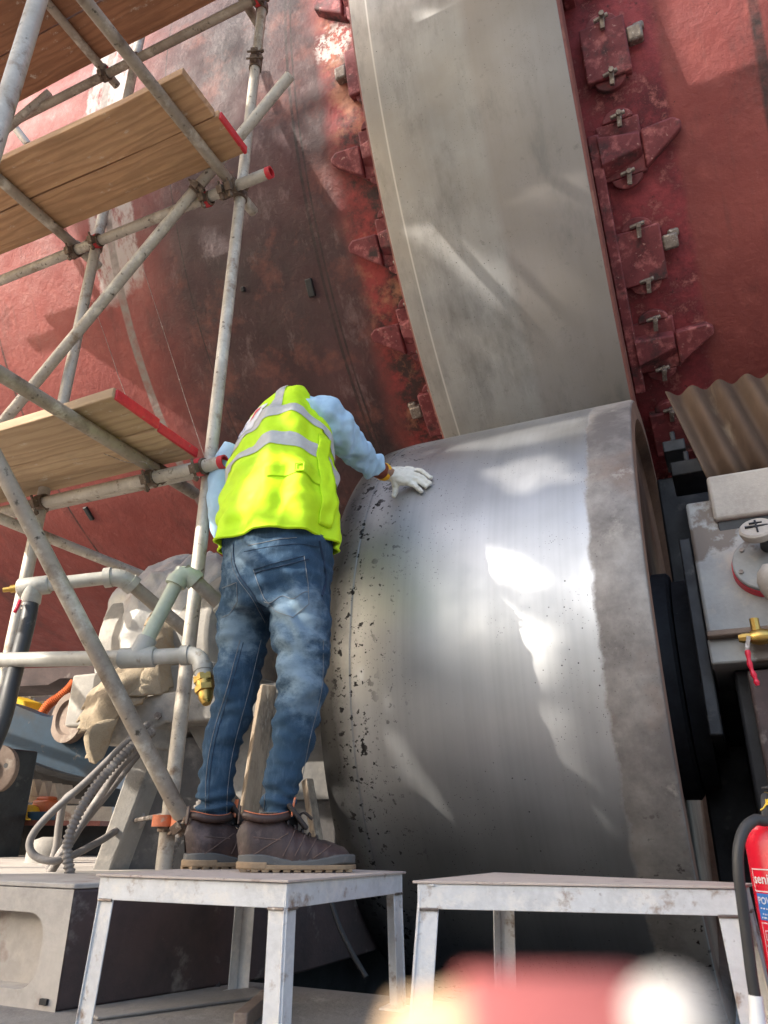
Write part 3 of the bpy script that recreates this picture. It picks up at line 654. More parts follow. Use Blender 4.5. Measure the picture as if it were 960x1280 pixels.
# end face with rounded pocket (frame)
def rrect(x0, x1, z0, z1, r, n=8):
    pts = []
    for cx, cz, a0 in ((x1-r, z1-r, 0), (x0+r, z1-r, 90), (x0+r, z0+r, 180), (x1-r, z0+r, 270)):
        for k in range(n+1):
            a = R_(a0+90*k/n); pts.append((cx+r*math.cos(a), cz+r*math.sin(a)))
    return pts
fx0, fx1 = -2.45, P0.x
inn = rrect(fx0+.5, fx1-.075, .035, zb-.055, .055); cx, cz = (fx0+fx1)/2+.2, zb/2
out = []
for (x, z) in inn:
    dx, dz = x-cx, z-cz; s = min((fx1-cx if dx > 0 else cx-fx0)/max(abs(dx), 1e-6), (zb-.002-cz if dz > 0 else cz)/max(abs(dz), 1e-6)); out.append((cx+dx*s, cz+dz*s))
# snap outer corners
for (qx, qz) in ((fx1, zb-.002), (fx0, zb-.002), (fx0, 0), (fx1, 0)):
    k = min(range(len(out)), key=lambda i: (out[i][0]-qx)**2+(out[i][1]-qz)**2); out[k] = (qx, qz)
q = MB(); n = len(inn); vs = []
for (yy, L) in ((1.50, out), (1.50, inn), (1.565, inn)): vs += [Vector((x, yy, z)) for x, z in L]
fs = [(j*n+i, j*n+(i+1) % n, (j+1)*n+(i+1) % n, (j+1)*n+i) for j in range(2) for i in range(n)]+[tuple(range(2*n, 3*n))]
q.add(vs, fs).build('pocket_face', M_bed, bed, smooth=35)
q = MB(); q.box((-1.535, 1.497, .018), (.011, .004, .006)); q.build('corner_hole', M_dark, bed)

ped = thing('bearing_pedestal', D(240, 1090, 3.0)*1, 'grey cast pedestal with a slanted edge behind the worker', 'pedestal')
dp = Vector((.15, .9, 0)).normalized()
def poly(pts, d): return [D(x, y, d) for x, y in pts]
q = MB(); q.prism(poly([(132,1106), (188,950), (200,925), (420,900), (420,1106)], 2.78), dp*.35); q.build('web_plate', M_ped_dark, ped, bevel=.006)
q = MB(); q.prism(poly([(108,1106), (131,1106), (190,950), (203,925), (190,917), (170,940), (160,960)], 2.72), dp*.42); q.build('edge_flange', M_ped, ped, bevel=.006)
q = MB(); q.prism(poly([(115,930), (118,905), (170,872), (240,860), (420,848), (420,893), (205,903), (188,912), (180,935)], 2.66), dp*.5); top = q.build('top_flange', M_ped, ped, bevel=.008)
q = MB(); q.prism(poly([(232,905), (420,893), (420,1000), (300,1000), (262,960)], 2.765), dp*.03); q.build('cheek_plate', M_ped, ped, bevel=.004)
for x, y in ((198, 893),): MB().lathe([(0, .013), (.012, .013), (.012, .006), (.02, .006)], D(x, y+2, 2.655), Vector((.4,-.9,0)), 6).build('bolt', M_clamp, top, smooth=0)
hp = D(172, 1024, 2.775); MB().lathe([(-.004, .034), (.004, .034), (.006, .028)], hp, -dp, 28).build('hole_boss', M_housecap, ped, smooth=30)
q = MB().tube(curve([D(168,1026,2.75), D(188,1022,2.62), D(212,1018,2.46), D(240,1014,2.52), D(300,1004,2.9)], 6), .008, 8).build('rod', M_clamp, None); tag(q, 'thin steel rod pushed through the hole of the pedestal', 'rod')
# timber prop leaning behind the legs
a_, b_ = D(334, 862, 2.62), D(304, 1062, 2.58)
q = MB(); q.bar(a_+(a_-b_)*.02, b_+(b_-a_)*.12, .055, .06, (cH+Vector((-.5,0,0)))); o = q.build('timber_prop', M_oldtimber, None, bevel=.004); tag(o, 'square timber prop standing behind the worker\'s legs', 'timber')
q = MB(); q.bar(D(384, 975, 2.62), D(398, 1062, 2.56), .03, .03); tag(q.build('timber_prop', M_oldtimber, None, bevel=.003), 'thin timber lath against the roller edge behind the right boot', 'timber')

# bearing under plastic
bc = D(225, 790, 3.05)
hb = thing('covered_bearing', bc-Vector((0,0,.28)), 'bearing housing hidden under a white dusty plastic sheet', 'bearing housing')
q = MB(); q.lathe([(-.26, .30), (-.24, .33), (.30, .33), (.32, .30)], bc+Vector((0,.12,-.06)), AX, 40); q.box(bc+Vector((.03,.12,-.30)), (.34, .36, .1)); q.build('housing_body', M_ped, hb, bevel=.01)
sheet_pts = [(152,884), (166,806), (196,728), (222,694), (262,684), (320,690), (330,770), (290,790), (240,778), (200,850)]
def sheet(u, v):
    # draped dome: u around the housing's front, v from top back to the hem
    a = R_(215-190*u)
    top = bc+Vector((0,.10,.02)); r = .34+.012*math.sin(u*17)+.010*math.sin(u*41+2)
    el = R_(92-125*v)
    k = max(0, v-.62)
    p = top+Vector((r*1.15*math.cos(a)*math.cos(el), -r*.9*math.sin(a)*math.cos(el), r*.98*math.sin(el)))
    if k > 0: p.z -= k*.25*(.6+.4*math.sin(u*9+1)); p += Vector((math.cos(a), -math.sin(a), 0))*k*(.10*math.sin(u*23)+.05)
    n_ = nz(p, 5, 1)*.03+(.4-abs(nz(p, 9, 3)))*.030+(.3-abs(nz(p, 24, 2)))*.010
    return p+(p-top).normalized()*n_
q = MB().grid(sheet, 110, 70); q.build('plastic_sheet', M_plastic, hb, smooth=180, solid=.004)
def cloth(pts_rows, name, label, cat_, m_, amp=.02, seed=0, nu=40, nv=40):
    rows = [[D(*p) for p in r] for r in pts_rows]
    def f(u, v):
        cr = []
        for r in rows:
            t = u*(len(r)-1); i = min(int(t), len(r)-2); cr.append(r[i].lerp(r[i+1], t-i))
        t = v*(len(cr)-1); i = min(int(t), len(cr)-2); p = cr[i].lerp(cr[i+1], t-i)
        e = nz(p, 9, seed)*amp+nz(p, 24, seed+1)*amp*.5
        frx = (1 if u in (0,) else 0)*nz(p, 60, seed)*.03
        return p+Vector((-.3, -.85, .3))*(e+.05*math.sin(math.pi*u)*math.sin(math.pi*v)) + Vector((frx, 0, frx))
    o = MB().grid(f, nu, nv).build(name, m_, None, smooth=180, solid=.006); tag(o, label, cat_)
    return o
cloth([[(118,872,2.70), (150,838,2.70), (182,826,2.74), (215,790,2.85)], [(104,905,2.64), (135,880,2.60), (165,868,2.60), (196,842,2.72)], [(100,918,2.62), (125,905,2.58), (150,888,2.585), (176,878,2.60)]], 'burlap_sack', 'frayed pale burlap sacking hung over the pedestal corner', 'sacking', M_burlap, .03, 3)
cloth([[(116,905,2.62), (134,900,2.60), (150,893,2.60)], [(108,930,2.60), (128,925,2.585), (142,918,2.60)], [(112,952,2.60), (120,955,2.59), (130,948,2.60)]], 'burlap_sack', 'small frayed flap of sacking hanging below the pale burlap', 'sacking', M_burlap, .012, 16)
cloth([[(190,770,2.86), (205,752,2.86), (224,756,2.86), (238,775,2.9)], [(180,815,2.80), (196,800,2.76), (215,800,2.78), (230,812,2.86)], [(160,856,2.70), (182,850,2.66), (206,838,2.70), (222,840,2.8)], [(140,876,2.64), (168,872,2.60), (196,866,2.64), (214,858,2.74)]], 'burlap_sack', 'tan lumpy sacking bundled under the white plastic sheet', 'sacking', M_burlap, .05, 9)

# ================================================================== WATER PIPING
def elbow(mb, p, d1, d2, r, R=.05, n=8):
    """bend centred at corner p joining directions d1 (in) and d2 (out)"""
    d1 = Vector(d1).normalized(); d2 = Vector(d2).normalized(); a = p-d1*R; b = p+d2*R; pts = []
    for k in range(n+1):
        t = k/n; pts.append(a*(1-t)**2+p*2*t*(1-t)+b*t*t)
    mb.tube(pts, r, 18)
    mb.tube([a-d1*.012, a+d1*.012], r*1.13, 18); mb.tube([b-d2*.012, b+d2*.012], r*1.13, 18); return mb
PR = .0235
low = thing('water_pipe', D(100, 824, 2.2), 'grey plastic water pipe with tee, raised loop and brass end fitting', 'pipe')
pA, pT, pE, pZ = D(-60, 826, 2.45), D(172, 822, 2.22), D(252, 818, 2.20), D(257, 868, 2.16)
q = MB(); q.tube([pA, pT], PR, 18); q.build('pipe', M_pvc, low, smooth=60)
q = MB(); q.tube([pT, pE-(pE-pT).normalized()*.04], PR*.98, 18); q.build('pipe', M_pvc, low, smooth=60)
pL = D(229, 712, 2.24); pM = D(277, 757, 2.30)
q = MB(); q.tube([pT, pL], PR*.98, 18); q.build('pipe', M_pvc_green, low, smooth=60)
dx = (pE-pT).normalized(); du = (pL-pT).normalized()
q = MB(); q.tube([pT-dx*.055, pT-dx*.05, pT+dx*.05, pT+dx*.055], [PR*1.2, PR*1.32, PR*1.32, PR*1.2], 20); q.tube([pT, pT+du*.06, pT+du*.066], [PR*1.3, PR*1.3, PR*1.2], 20); q.build('tee', M_pvc, low, smooth=50)
q = elbow(MB(), pL, pL-pT, pM-pL, PR*1.25, .045); q.build('elbow', M_pvc_green, low, smooth=50)
q = MB(); q.tube([pL, pM], PR*.98, 18); q.build('pipe', M_pvc_dirty, low, smooth=60)
q = MB(); dm = (pM-pL).normalized(); q.tube([pM-dm*.012, pM-dm*.008, pM+dm*.03, pM+dm*.034], [PR, PR*1.3, PR*1.3, PR], 18); q.build('pipe_union', M_pvc, low, smooth=50)
q = elbow(MB(), pE, pE-pT, pZ-pE, PR*1.12, .05); q.build('elbow', M_pvc, low, smooth=50)
dz = (pZ-pE).normalized(); s0 = pE+dz*.058
q = MB(); q.tube([s0, s0+dz*.022], PR*1.15, 20); q.build('threaded_collar', M_pvc, low)
s1 = s0+dz*.018
q = MB(); q.tube([s1, s1+dz*.02], PR*1.3, 6); q.tube([s1+dz*.02, s1+dz*.034], PR*1.12, 20); q.tube([s1+dz*.034, s1+dz*.052], PR*1.25, 6); q.tube([s1+dz*.052, s1+dz*.07, s1+dz*.09], [PR*.9, PR*.9, PR*.5], 16); q.build('brass_fitting', M_brass, low, smooth=30)
up = thing('water_pipe', D(100, 724, 2.45), 'grey plastic pipe run with brass plug, joined to a black hose', 'pipe')
uP, uT, uE, uZ = D(8, 736, 2.44), D(42, 733, 2.44), D(152, 720, 2.45), D(234, 790, 2.62)
PU = .025
q = MB(); q.tube([uT, uE], PU*.95, 18); q.build('pipe', M_pvc, up, smooth=60)
q = MB(); d_ = (uE-uT).normalized(); hT = D(36, 765, 2.44); dh = (hT-uT).normalized()
q.tube([uT-d_*.05, uT-d_*.045, uT+d_*.05, uT+d_*.055], [PU*1.1, PU*1.3, PU*1.3, PU*1.15], 20); q.tube([uT, uT+dh*.058, uT+dh*.062], [PU*1.28, PU*1.28, PU*1.15], 20); q.build('tee', M_pvc, up, smooth=50)
q = MB(); q.tube([uT-d_*.05, uT-d_*.075], .014, 12); q.tube([uT-d_*.075, uT-d_*.10], .009, 10); q.build('brass_plug', M_brass, up, smooth=40)
q = elbow(MB(), uE, uE-uT, uZ-uE, PU*1.25, .045); q.build('elbow', M_pvc, up, smooth=50)
q = MB(); q.tube([uE, uZ], PU*.95, 18); q.build('pipe', M_pvc_dirty, up, smooth=60)
hs = uT+dh*.05
q = MB(); q.tube(curve([hs, D(34,780,2.42), D(16,850,2.38), D(2,905,2.36), D(-30,985,2.36), D(-60,1100,2.3)], 6), PU*1.02, 16); q.build('hose', M_rubber, up, smooth=60)
q = MB(); q.tube([hs+dh*.012, hs+dh*.022], PU*1.12, 18); q.tube([hs+dh*.03, hs+dh*.036], PU*1.12, 18); q.build('hose_clamp', M_clamp, up)
q = MB(); q.tube(curve([D(25,751,2.40), D(22,758,2.38), D(18,766,2.38)], 4), [.006]*9, 8); q.build('red_lever', M_redhandle, up)

# hoses and conduits
def hose(pts, r, label, m_=M_hose, corr=False, cat_='hose'):
    P = curve([D(*p) for p in pts], 40 if corr else 9)
    if corr:
        out = [P[0]]; acc = 0
        for i in range(1, len(P)):
            while (P[i]-out[-1]).length > .0035: out.append(out[-1]+(P[i]-out[-1]).normalized()*.0035)
        rr = [r*(1.0 if i % 4 < 2 else .76) for i in range(len(out))]; P = out
    else: rr = r
    tag(MB().tube(P, rr, 12).build('conduit_hose', m_, None, smooth=70), label, cat_, 'grey conduits looped beside the pedestal')
hose([(185,905,2.62), (160,926,2.56), (110,975,2.52), (60,1020,2.50), (38,1050,2.50), (44,1070,2.50), (75,1075,2.52), (122,1053,2.62), (150,1035,2.75)], .0115, 'smooth grey conduit making a wide open loop beside the pedestal')
hose([(190,915,2.62), (160,938,2.53), (118,985,2.48), (92,1030,2.47), (84,1065,2.47), (92,1112,2.47)], .0165, 'ribbed grey flexible conduit hanging straight down past the loop', corr=True)
hose([(180,930,2.64), (150,960,2.60), (112,1015,2.58), (80,1065,2.56), (48,1112,2.55)], .013, 'dark smooth conduit slanting behind the ribbed one')
hose([(175,940,2.66), (140,985,2.66), (100,1035,2.66), (70,1075,2.64), (62,1112,2.62)], .011, 'thinner dark conduit nearest the pedestal edge')
hose([(92,990,2.75), (80,1002,2.74), (74,1030,2.74), (70,1060,2.74), (60,1090,2.72)], .0125, 'short brown conduit rising behind the loop')
hose([(262,985,2.60), (236,1030,2.56), (215,1062,2.54), (206,1105,2.52)], .016, 'ribbed conduit behind the base of the scaffold upright', corr=True)

# ================================================================== UNDER THE KILN, FAR LEFT
d5 = 4.4; bk = Vector((.1, 1, 0)).normalized()
gd = thing('gear_guard', D(60, 940, d5), 'worn blue curved plate guard under the kiln', 'guard')
def edge(pts, n=6): return [p for p in curve([D(x, y, d5) for x, y in pts], n)]
tp = edge([(-40,868), (8,878), (40,890), (62,896), (74,884), (92,874), (130,866)]); bt = edge([(130,982), (90,975), (50,962), (15,948), (-40,930)])
q = MB(); q.prism(tp+bt, bk*.1); q.build('blue_plate', M_blue, gd, smooth=40)
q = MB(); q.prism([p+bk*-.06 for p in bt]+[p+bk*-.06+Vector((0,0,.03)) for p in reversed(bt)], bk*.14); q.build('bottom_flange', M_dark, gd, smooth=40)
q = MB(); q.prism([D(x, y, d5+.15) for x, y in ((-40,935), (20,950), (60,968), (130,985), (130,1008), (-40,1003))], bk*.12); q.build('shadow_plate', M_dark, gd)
q = MB(); c_ = D(93, 898, d5-.02); q.lathe([(0, .14), (.05, .14), (.05, .10), (.03, .09), (.03, .04), (.06, .04)], c_, -bk, 32); q.build('bearing_boss', M_rustdisc, gd, smooth=30)
rk = thing('toothed_rack', D(40, 1000, 4.2), 'pale toothed rack bar lying under the blue guard', 'rack')
q = MB(); q.prism([D(x, y, 4.2) for x, y in ((-10,992), (80,998), (80,1004), (-10,1001))], bk*.12); q.build('bar', M_timber, rk)
for i, (x, y) in enumerate(((27,991), (41,993), (54,996), (67,998))):
    q = MB(); q.prism([D(x-6.5, y+2, 4.2), D(x-1.2, y-18, 4.2), D(x+1.8, y-18, 4.2), D(x+6, y+2, 4.2)], bk*.11); q.build('tooth', M_timber, rk)
q = MB(); q.lathe([(0, .115), (.03, .115), (.034, .108)], D(-2, 962, 3.9), Vector((.25,-1,0)), 40); q.lathe([(.034, .05), (.05, .045)], D(-6, 962, 3.9), Vector((.25,-1,0)), 24)
ds = q.build('rusty_disc', M_rustdisc, None, smooth=30); tag(ds, 'rusty round steel disc at the blue guard\'s end', 'disc'); MB().lathe([(0,.012), (.006,.012)], D(8, 957, 3.86), Vector((.25,-1,0)), 12).build('bolt_hole', M_dark, ds)
# support for the disc + beam behind
q = MB(); q.box(D(-25, 1100, 4.0), (.12, .1, .6)); tag(q.build('disc_stand', M_dark, None, bevel=.01), 'dark stand under the rusty disc', 'stand')
bmz = D(60, 1026, 4.3).z; bl, br = D(-150, 1030, 4.3), D(140, 1024, 4.3)
bm_ = thing('steel_beam', Vector(((bl.x+br.x)/2, bl.y, 0)), 'rusty pink steel beam carrying small tools under the kiln', 'beam')
q = MB(); q.bar(Vector((bl.x, bl.y, bmz-.012)), Vector((br.x, br.y, bmz-.012)), .35, .024); q.build('top_flange', M_tyre_side, bm_)
q = MB(); q.bar(Vector((bl.x, bl.y+.02, bmz-.2)), Vector((br.x, br.y+.02, bmz-.2)), .04, .352); q.build('web', M_dark, bm_)
q = MB(); q.bar(Vector((bl.x, bl.y, bmz-.395)), Vector((br.x, br.y, bmz-.395)), .35, .036); q.build('bottom_flange', M_dark, bm_)
for xx in (.15, .85):
    p = bl.lerp(br, xx); MB().box((p.x, p.y+.02, (bmz-.41)/2), (.08, .12, (bmz-.41)/2)).build('leg', M_dark, bm_)
p = D(57, 1015, 4.2); p.z = bmz
q = MB(); q.box(p+Vector((0,0,.05)), (.055, .05, .05)); q.box(p+Vector((0,0,.105)), (.045, .04, .012)); tag(q.build('orange_box', M_orange, None, bevel=.012), 'small orange plastic box on the steel beam', 'box')
p = D(36, 1015, 4.15); p.z = bmz
q = MB(); q.lathe([(0, .085), (.006, .085), (.012, .066), (.04, .06), (.062, .045), (.074, .02)], p, Zv, 24); tag(q.build('yellow_helmet', M_yellow, None, smooth=60), 'small yellow dome on the steel beam beside the orange box', 'helmet')
p = D(48, 1020, 4.1); p.z = bmz
q = MB(); q.box(p+Vector((0,0,.02)), (.09, .03, .02)); tag(q.build('blue_tray', M_blue, None, bevel=.004), 'small dark blue tray in front of the yellow dome', 'tray')
q = MB(); pts = curve([D(52,893,4.9), D(62,880,4.9), D(74,872,4.9), D(86,862,4.9), D(94,852,4.9)], 12)
q.tube(pts, [.035 if i % 2 else .029 for i in range(len(pts))], 12); tag(q.build('orange_hose', M_orange, None, smooth=50), 'short ribbed orange hose above the blue guard', 'hose')
q = MB(); q.prism([D(x, y, 4.9) for x, y in ((8,876), (9,868), (30,876), (33,886))], bk*.15); tag(q.build('yellow_plate', M_yellow, None, bevel=.01), 'yellow painted plate peeking over the blue guard', 'plate')
p = D(58, 1075, 3.3); q = MB(); q.lathe([(-.5, .085), (.03, .08), (.07, .065), (.085, .03)], p, Zv, 28); tag(q.build('concrete_bollard', M_ped, None, smooth=60), 'grey round-topped concrete stub behind the conduits', 'bollard')
p = D(26, 1065, 4.6); q = MB(); q.lathe([(-.15, .05), (.08, .05), (.1, .03)], p, Zv, 16); tag(q.build('orange_cone', M_orange, None), 'small orange post under the steel beam', 'post')
# girder under the kiln (dark red ledge above the gap)
q = MB(); q.prism([D(x, y, 5.6) for x, y in ((-60,838), (140,832), (140,846), (75,848), (60,856), (18,858), (-60,862))], bk*.4); tag(q.build('kiln_skirt', M_bedside, None), 'dark red steel ledge below the far kiln shell', 'ledge')
# far scaffold seen through the gap
far = thing('far_scaffold', D(40, 900, 9.0), 'pale distant scaffold tubes seen through the gap under the kiln', 'scaffold')
for a, b in (((38,840), (40,905)), ((25,872), (80,862)), ((20,885), (95,872)), ((30,850), (90,880)), ((76,840), (74,900)), ((20,860), (60,900))):
    MB().tube([D(*a, 9.0), D(*b, 9.0)], .035, 8).build('tube', M_tube, far, smooth=60)
q = MB(); q.prism([D(x, y, 14) for x, y in ((-60,868), (140,862), (140,1045), (-60,1040))], bk*.5); tag(q.build('far_wall', M_bed, None), 'pale distant wall beyond the gap under the kiln', 'wall')

# ================================================================== STOOLS
def stool(corners, zt, label, sp=.012, th=.0035):
    """corners: FL, FR, BR, BL of the top (x, y)"""
    P = [Vector((x, y, 0)) for x, y in corners]; c = sum(P, Vector())/4
    t = thing('step_stool', (c.x, c.y, 0), label, 'stool', 'steel step stools')
    q = MB(); q.prism([p+(p-c).normalized()*.010+Zv*(zt-.004+.002*math.sin(9*i)) for i, p in enumerate(P)], (0, 0, .005)); tp = q.build('top_plate', M_stooltop, t, bevel=.001)
    ap = .044
    for i in range(4):
        a, b = P[i], P[(i+1) % 4]; d = (b-a).normalized(); n = Vector((d.y, -d.x, 0)); e = 0 if i % 2 else th
        q = MB(); q.bar(a-n*(th/2)+d*(th+.001)*(i % 2)+Zv*(zt-.0045-ap/2), b-n*(th/2)-d*(th+.001)*(i % 2)+Zv*(zt-.0045-ap/2), th, ap)
        q.bar(a-n*.018+d*.006+Zv*(zt-.0065), b-n*.018-d*.006+Zv*(zt-.0065), .030, .003)
        q.build('apron', M_stool, t, bevel=.0012)
    for i in range(4):
        p = P[i]; d1 = (P[(i+1) % 4]-p).normalized(); d2 = (P[i-1]-p).normalized(); out = -(d1+d2)*sp; W = .042
        q = MB()
        for d, o in ((d1, d2), (d2, d1)):
            top = [p+o*(th+.0005), p+o*(th+.0005)+d*W, p+o*(2*th)+d*W, p+o*(2*th)]
            vs = [v+Zv*(zt-.012) for v in top]+[v+out for v in top]
            q.add(vs, [(0,1,2,3), (7,6,5,4), (0,4,5,1), (1,5,6,2), (2,6,7,3), (3,7,4,0)])
        L = q.build('leg', M_stool, t, bevel=.001)
        f = MB(); f.box(p+out+(d1+d2)*.02+Zv*.002, (.03, .03, .002)); f.build('foot_plate', M_stool, L)
        s = MB()
        for d in (d1, d2): s.tube([p+d*.004+Zv*(zt-.049), p+d*(W-.002)+Zv*(zt-.049)], .0032, 6)
        s.build('weld_bead', M_clamp, L, smooth=60)
    return t
ZS = .291
stool([(-1.305, 1.375), (-.838, 1.385), (-.815, 1.90), (-1.285, 1.90)], ZS, 'worn grey steel step stool the worker stands on', sp=.008)
stool([(-.618, 1.516), (-.042, 1.674), (-.022, 1.840), (-.570, 1.910)], ZS, 'empty grey steel step stool beside the fire extinguisher', sp=.018)
# bits of scrap on the ground behind the stool
q = MB(); q.bar(D(165,1166,2.25), D(222,1161,2.35), .02, .012); tag(q.build('scrap_bar', M_clamp, None, bevel=.003), 'short bent steel bar fixed on the bed plate side', 'bar')
q = MB(); q.bar(atZ(300,1277,.02), atZ(335,1246,.02), .03, .03); tag(q.build('scrap_angle', M_rustdisc, None, bevel=.003), 'rusty scrap bar on the ground under the stool', 'bar')
q = MB(); q.tube(curve([D(414,1128,2.55), D(425,1160,2.5), D(442,1195,2.45), D(458,1222,2.42)], 6), .008, 10); tag(q.build('pit_cable', M_rubber, None), 'grey cable sagging into the dark pit below the roller', 'cable')
q = MB(); q.bar(D(268,1090,2.5), D(262,1246,2.32), .05, .05); tag(q.build('steel_post', M_dark, None, bevel=.003), 'dark steel post behind the stool under the pedestal', 'post')

# ================================================================== FIRE EXTINGUISHER
er = .077; ec = Vector((0, 0, 0))
pe = D(931, 1150, 1.52); ec = Vector((pe.x, pe.y, 0))+Vector((math.cos(YAW), math.sin(YAW), 0))*(er*1.02+.030)
ex = thing('fire_extinguisher', ec, 'red powder fire extinguisher with a black hose', 'fire extinguisher')
zs = D(945, 1056, 1.50).z
q = MB(); q.lathe([(.0, er*.96), (.012, er), (zs, er), (zs+.018, er*.95), (zs+.034, er*.80), (zs+.046, er*.55), (zs+.053, er*.34), (zs+.065, er*.30)], ec, Zv, 64); tank = q.build('tank', M_red_ext, ex, smooth=40)
q = MB(); q.lathe([(.006, er*1.03), (.03, er*1.03)], ec, Zv, 64); q.build('base_ring', M_rubber, ex, smooth=40)
vt = ec+Zv*(zs+.06)
q = MB(); q.tube([vt, vt+Zv*.035], .019, 16); q.tube([vt+Zv*.02, vt+Zv*.024-cR*.03], .010, 12); vb = q.build('valve', M_brass, ex, smooth=40)
q = MB(); q.bar(vt+Zv*.04-cR*.03, vt+Zv*.065+cR*.11, .022, .005); q.bar(vt+Zv*.028-cR*.01, vt+Zv*.03+cR*.10, .022, .005); q.build('handle', M_rubber, ex, bevel=.002)
q = MB(); yt = D(958, 1004, 1.48); q.tube(curve([yt, yt+Vector((-.006,0,-.008)), yt+Vector((-.012,0,-.012))], 4), .0015, 6); q.box(yt+Vector((.008,0,.002)), (.009, .001, .005)); q.tube([yt+Vector((.008,0,0)), vt+Zv*.05], .0016, 6); q.build('pin_tag', M_yellow, ex)
hp_ = [vt+Zv*.024-cR*.028, D(958,1024,1.47), D(944,1025,1.46), D(931,1036,1.455), D(923.5,1058,1.45), D(923,1088,1.45), D(928,1130,1.455), D(934,1175,1.46), D(939,1215,1.465), D(944,1248,1.47)]
q = MB(); q.tube(curve(hp_, 8), .0098, 14); hz_ = q.build('hose', M_rubber, ex, smooth=70)
q = MB(); q.tube([D(944,1244,1.47), D(946,1262,1.47), D(949,1300,1.47)], [.0115, .0115, .016], 14); q.build('nozzle', M_white, hz_, smooth=50)
# printed label wrapped round the tank
def wrap(x, z, off=.0012):
    a = x/er; fdir = -cH; rdir = Vector((math.cos(YAW), math.sin(YAW), 0))
    # x = arc length measured from the silhouette-left towards the right
    an = R_(-108)+a
    return ec+(er+off)*(math.sin(an)*rdir+math.cos(an)*fdir)+Zv*z
def wpatch(x0, x1, z0, z1, m_, off, name='label_panel', par=tank):
    return MB().grid(lambda u, v: wrap(x0+(x1-x0)*u, z0+(z1-z0)*v, off), 14, 2).build(name, m_, par, smooth=180)
def wframe(x0, x1, z0, z1, t_, m_, off):
    q = MB()
    for (a, b, c, d) in ((x0,x1,z0,z0+t_), (x0,x1,z1-t_,z1), (x0,x0+t_,z0+t_,z1-t_), (x1-t_,x1,z0+t_,z1-t_)):
        q.grid(lambda u, v: wrap(a+(b-a)*u, c+(d-c)*v, off), 12, 2)
    return q.build('label_frame', m_, tank, smooth=180)
def wtext(s, x, z, size, m_, off=.0022):
    cu = bpy.data.curves.new('lettering', 'FONT'); cu.body = s; cu.size = size; cu.resolution_u = 2; cu.offset = size*.012
    to = bpy.data.objects.new('lettering', cu); C.objects.link(to)
    me = bpy.data.meshes.new_from_object(to.evaluated_get(bpy.context.evaluated_depsgraph_get())); bpy.data.objects.remove(to)
    bm = bmesh.new(); bm.from_mesh(me); bmesh.ops.triangulate(bm, faces=bm.faces); bmesh.ops.subdivide_edges(bm, edges=[e for e in bm.edges if e.calc_length() > .01], cuts=1)
    for v in bm.verts: v.co = wrap(x+v.co.x, z+v.co.y, off)
    bm.to_mesh(me); bm.free(); return link('lettering', me, m_, tank, 0)
ezz = lambda py: D(940, py, 1.46).z
z1, z2 = ezz(1087), ezz(1117); wframe(.020, .115, z2, z1, .0018, M_white, .0012); wtext('seni', .026, (z1+z2)/2-.005, .023, M_white)
z1, z2 = ezz(1119), ezz(1154); wpatch(.022, .116, z2, z1, M_bluelabel, .0010); wtext('POWDER', .027, z1-.017, .0165, M_white)
for k in range(3):
    q = MB()
    x = .030+.004*(k % 2)
    while x < .10:
        L = random.uniform(.003, .008); zc_ = z1-.026-.0075*k
        q.grid(lambda u, v: wrap(x+L*u, zc_+.0022*v+.001*math.sin(x*900), .002), 3, 2); x += L+.0025
    q.build('small_print', M_white, tank, smooth=0)
z1, z2 = ezz(1157), ezz(1234); wframe(.024, .117, z2, z1, .0015, M_white, .0012)
for k in range(3):
    wframe(.032+.020*k, .046+.020*k, z1-.028, z1-.012, .0016, M_white, .0016); wpatch(.037+.020*k, .041+.020*k, z1-.026, z1-.018, M_white, .0016, 'pictogram')
for k in range(6):
    q = MB(); x = .030+.003*(k % 2)
    while x < .108:
        L = random.uniform(.003, .008); zc_ = z1-.038-.0085*k
        q.grid(lambda u, v: wrap(x+L*u, zc_+.0018*v, .002), 3, 2); x += L+.003
    q.build('small_print', M_white, tank, smooth=0)
wpatch(.024, .117, z2+.0100, z2+.0112, M_white, .0013, 'label_line')

# ================================================================== OUT-OF-FOCUS BARRIER RIGHT BEFORE THE LENS
dn = .06
M_knob = mat('cream_plastic', (.40,.38,.36), (.37,.35,.33), 9, rough=.6)
ba = thing('barrier_post', Vector((D(700, 1260, dn).x, D(700, 1260, dn).y, 0)), 'out-of-focus red barrier bar with a cream rounded knob before the stools', 'barrier')
kc = D(838, 1262, dn); rk_ = 58*pxs(kc)
q = MB(); q.lathe([(-.36, rk_*.8), (-.004, rk_*.85), (.0, rk_), (rk_*.6, rk_*.86), (rk_*.9, rk_*.5), (rk_*1.0, rk_*.15)], Vector((kc.x, kc.y, kc.z-rk_*.35)), Zv, 28); q.build('white_knob', M_knob, ba, smooth=60)
M_pinkred = mat('faded_red_plastic', (.42,.12,.11), (.36,.10,.09), 9, rough=.6)
ra, rb = D(585, 1322, dn+.004), D(800, 1322, dn+.004); rr_ = 92*pxs(ra)
q = MB(); q.tube([ra+(ra-rb)*.06, ra, rb, rb+(rb-ra)*.1], [rr_*.7, rr_, rr_, rr_*.7], 20); q.build('red_bar', M_pinkred, ba, smooth=60)
q = MB(); q.tube([ra+(ra-rb)*.5, ra+(ra-rb)*.42, ra+(ra-rb)*.03], [rr_*.3, rr_*.66, rr_*.8], 20); q.build('beige_grip', M_wood_pale, ba, smooth=60)
mm = ra.lerp(rb, .5); q = MB(); q.tube([mm-Zv*rr_*.8, Vector((mm.x, mm.y, 0.0))], .004, 16); q.lathe([(0, .03), (.012, .03), (.014, .012)], Vector((mm.x, mm.y, 0)), Zv, 24); q.build('stand', M_pinkred, ba, smooth=40)

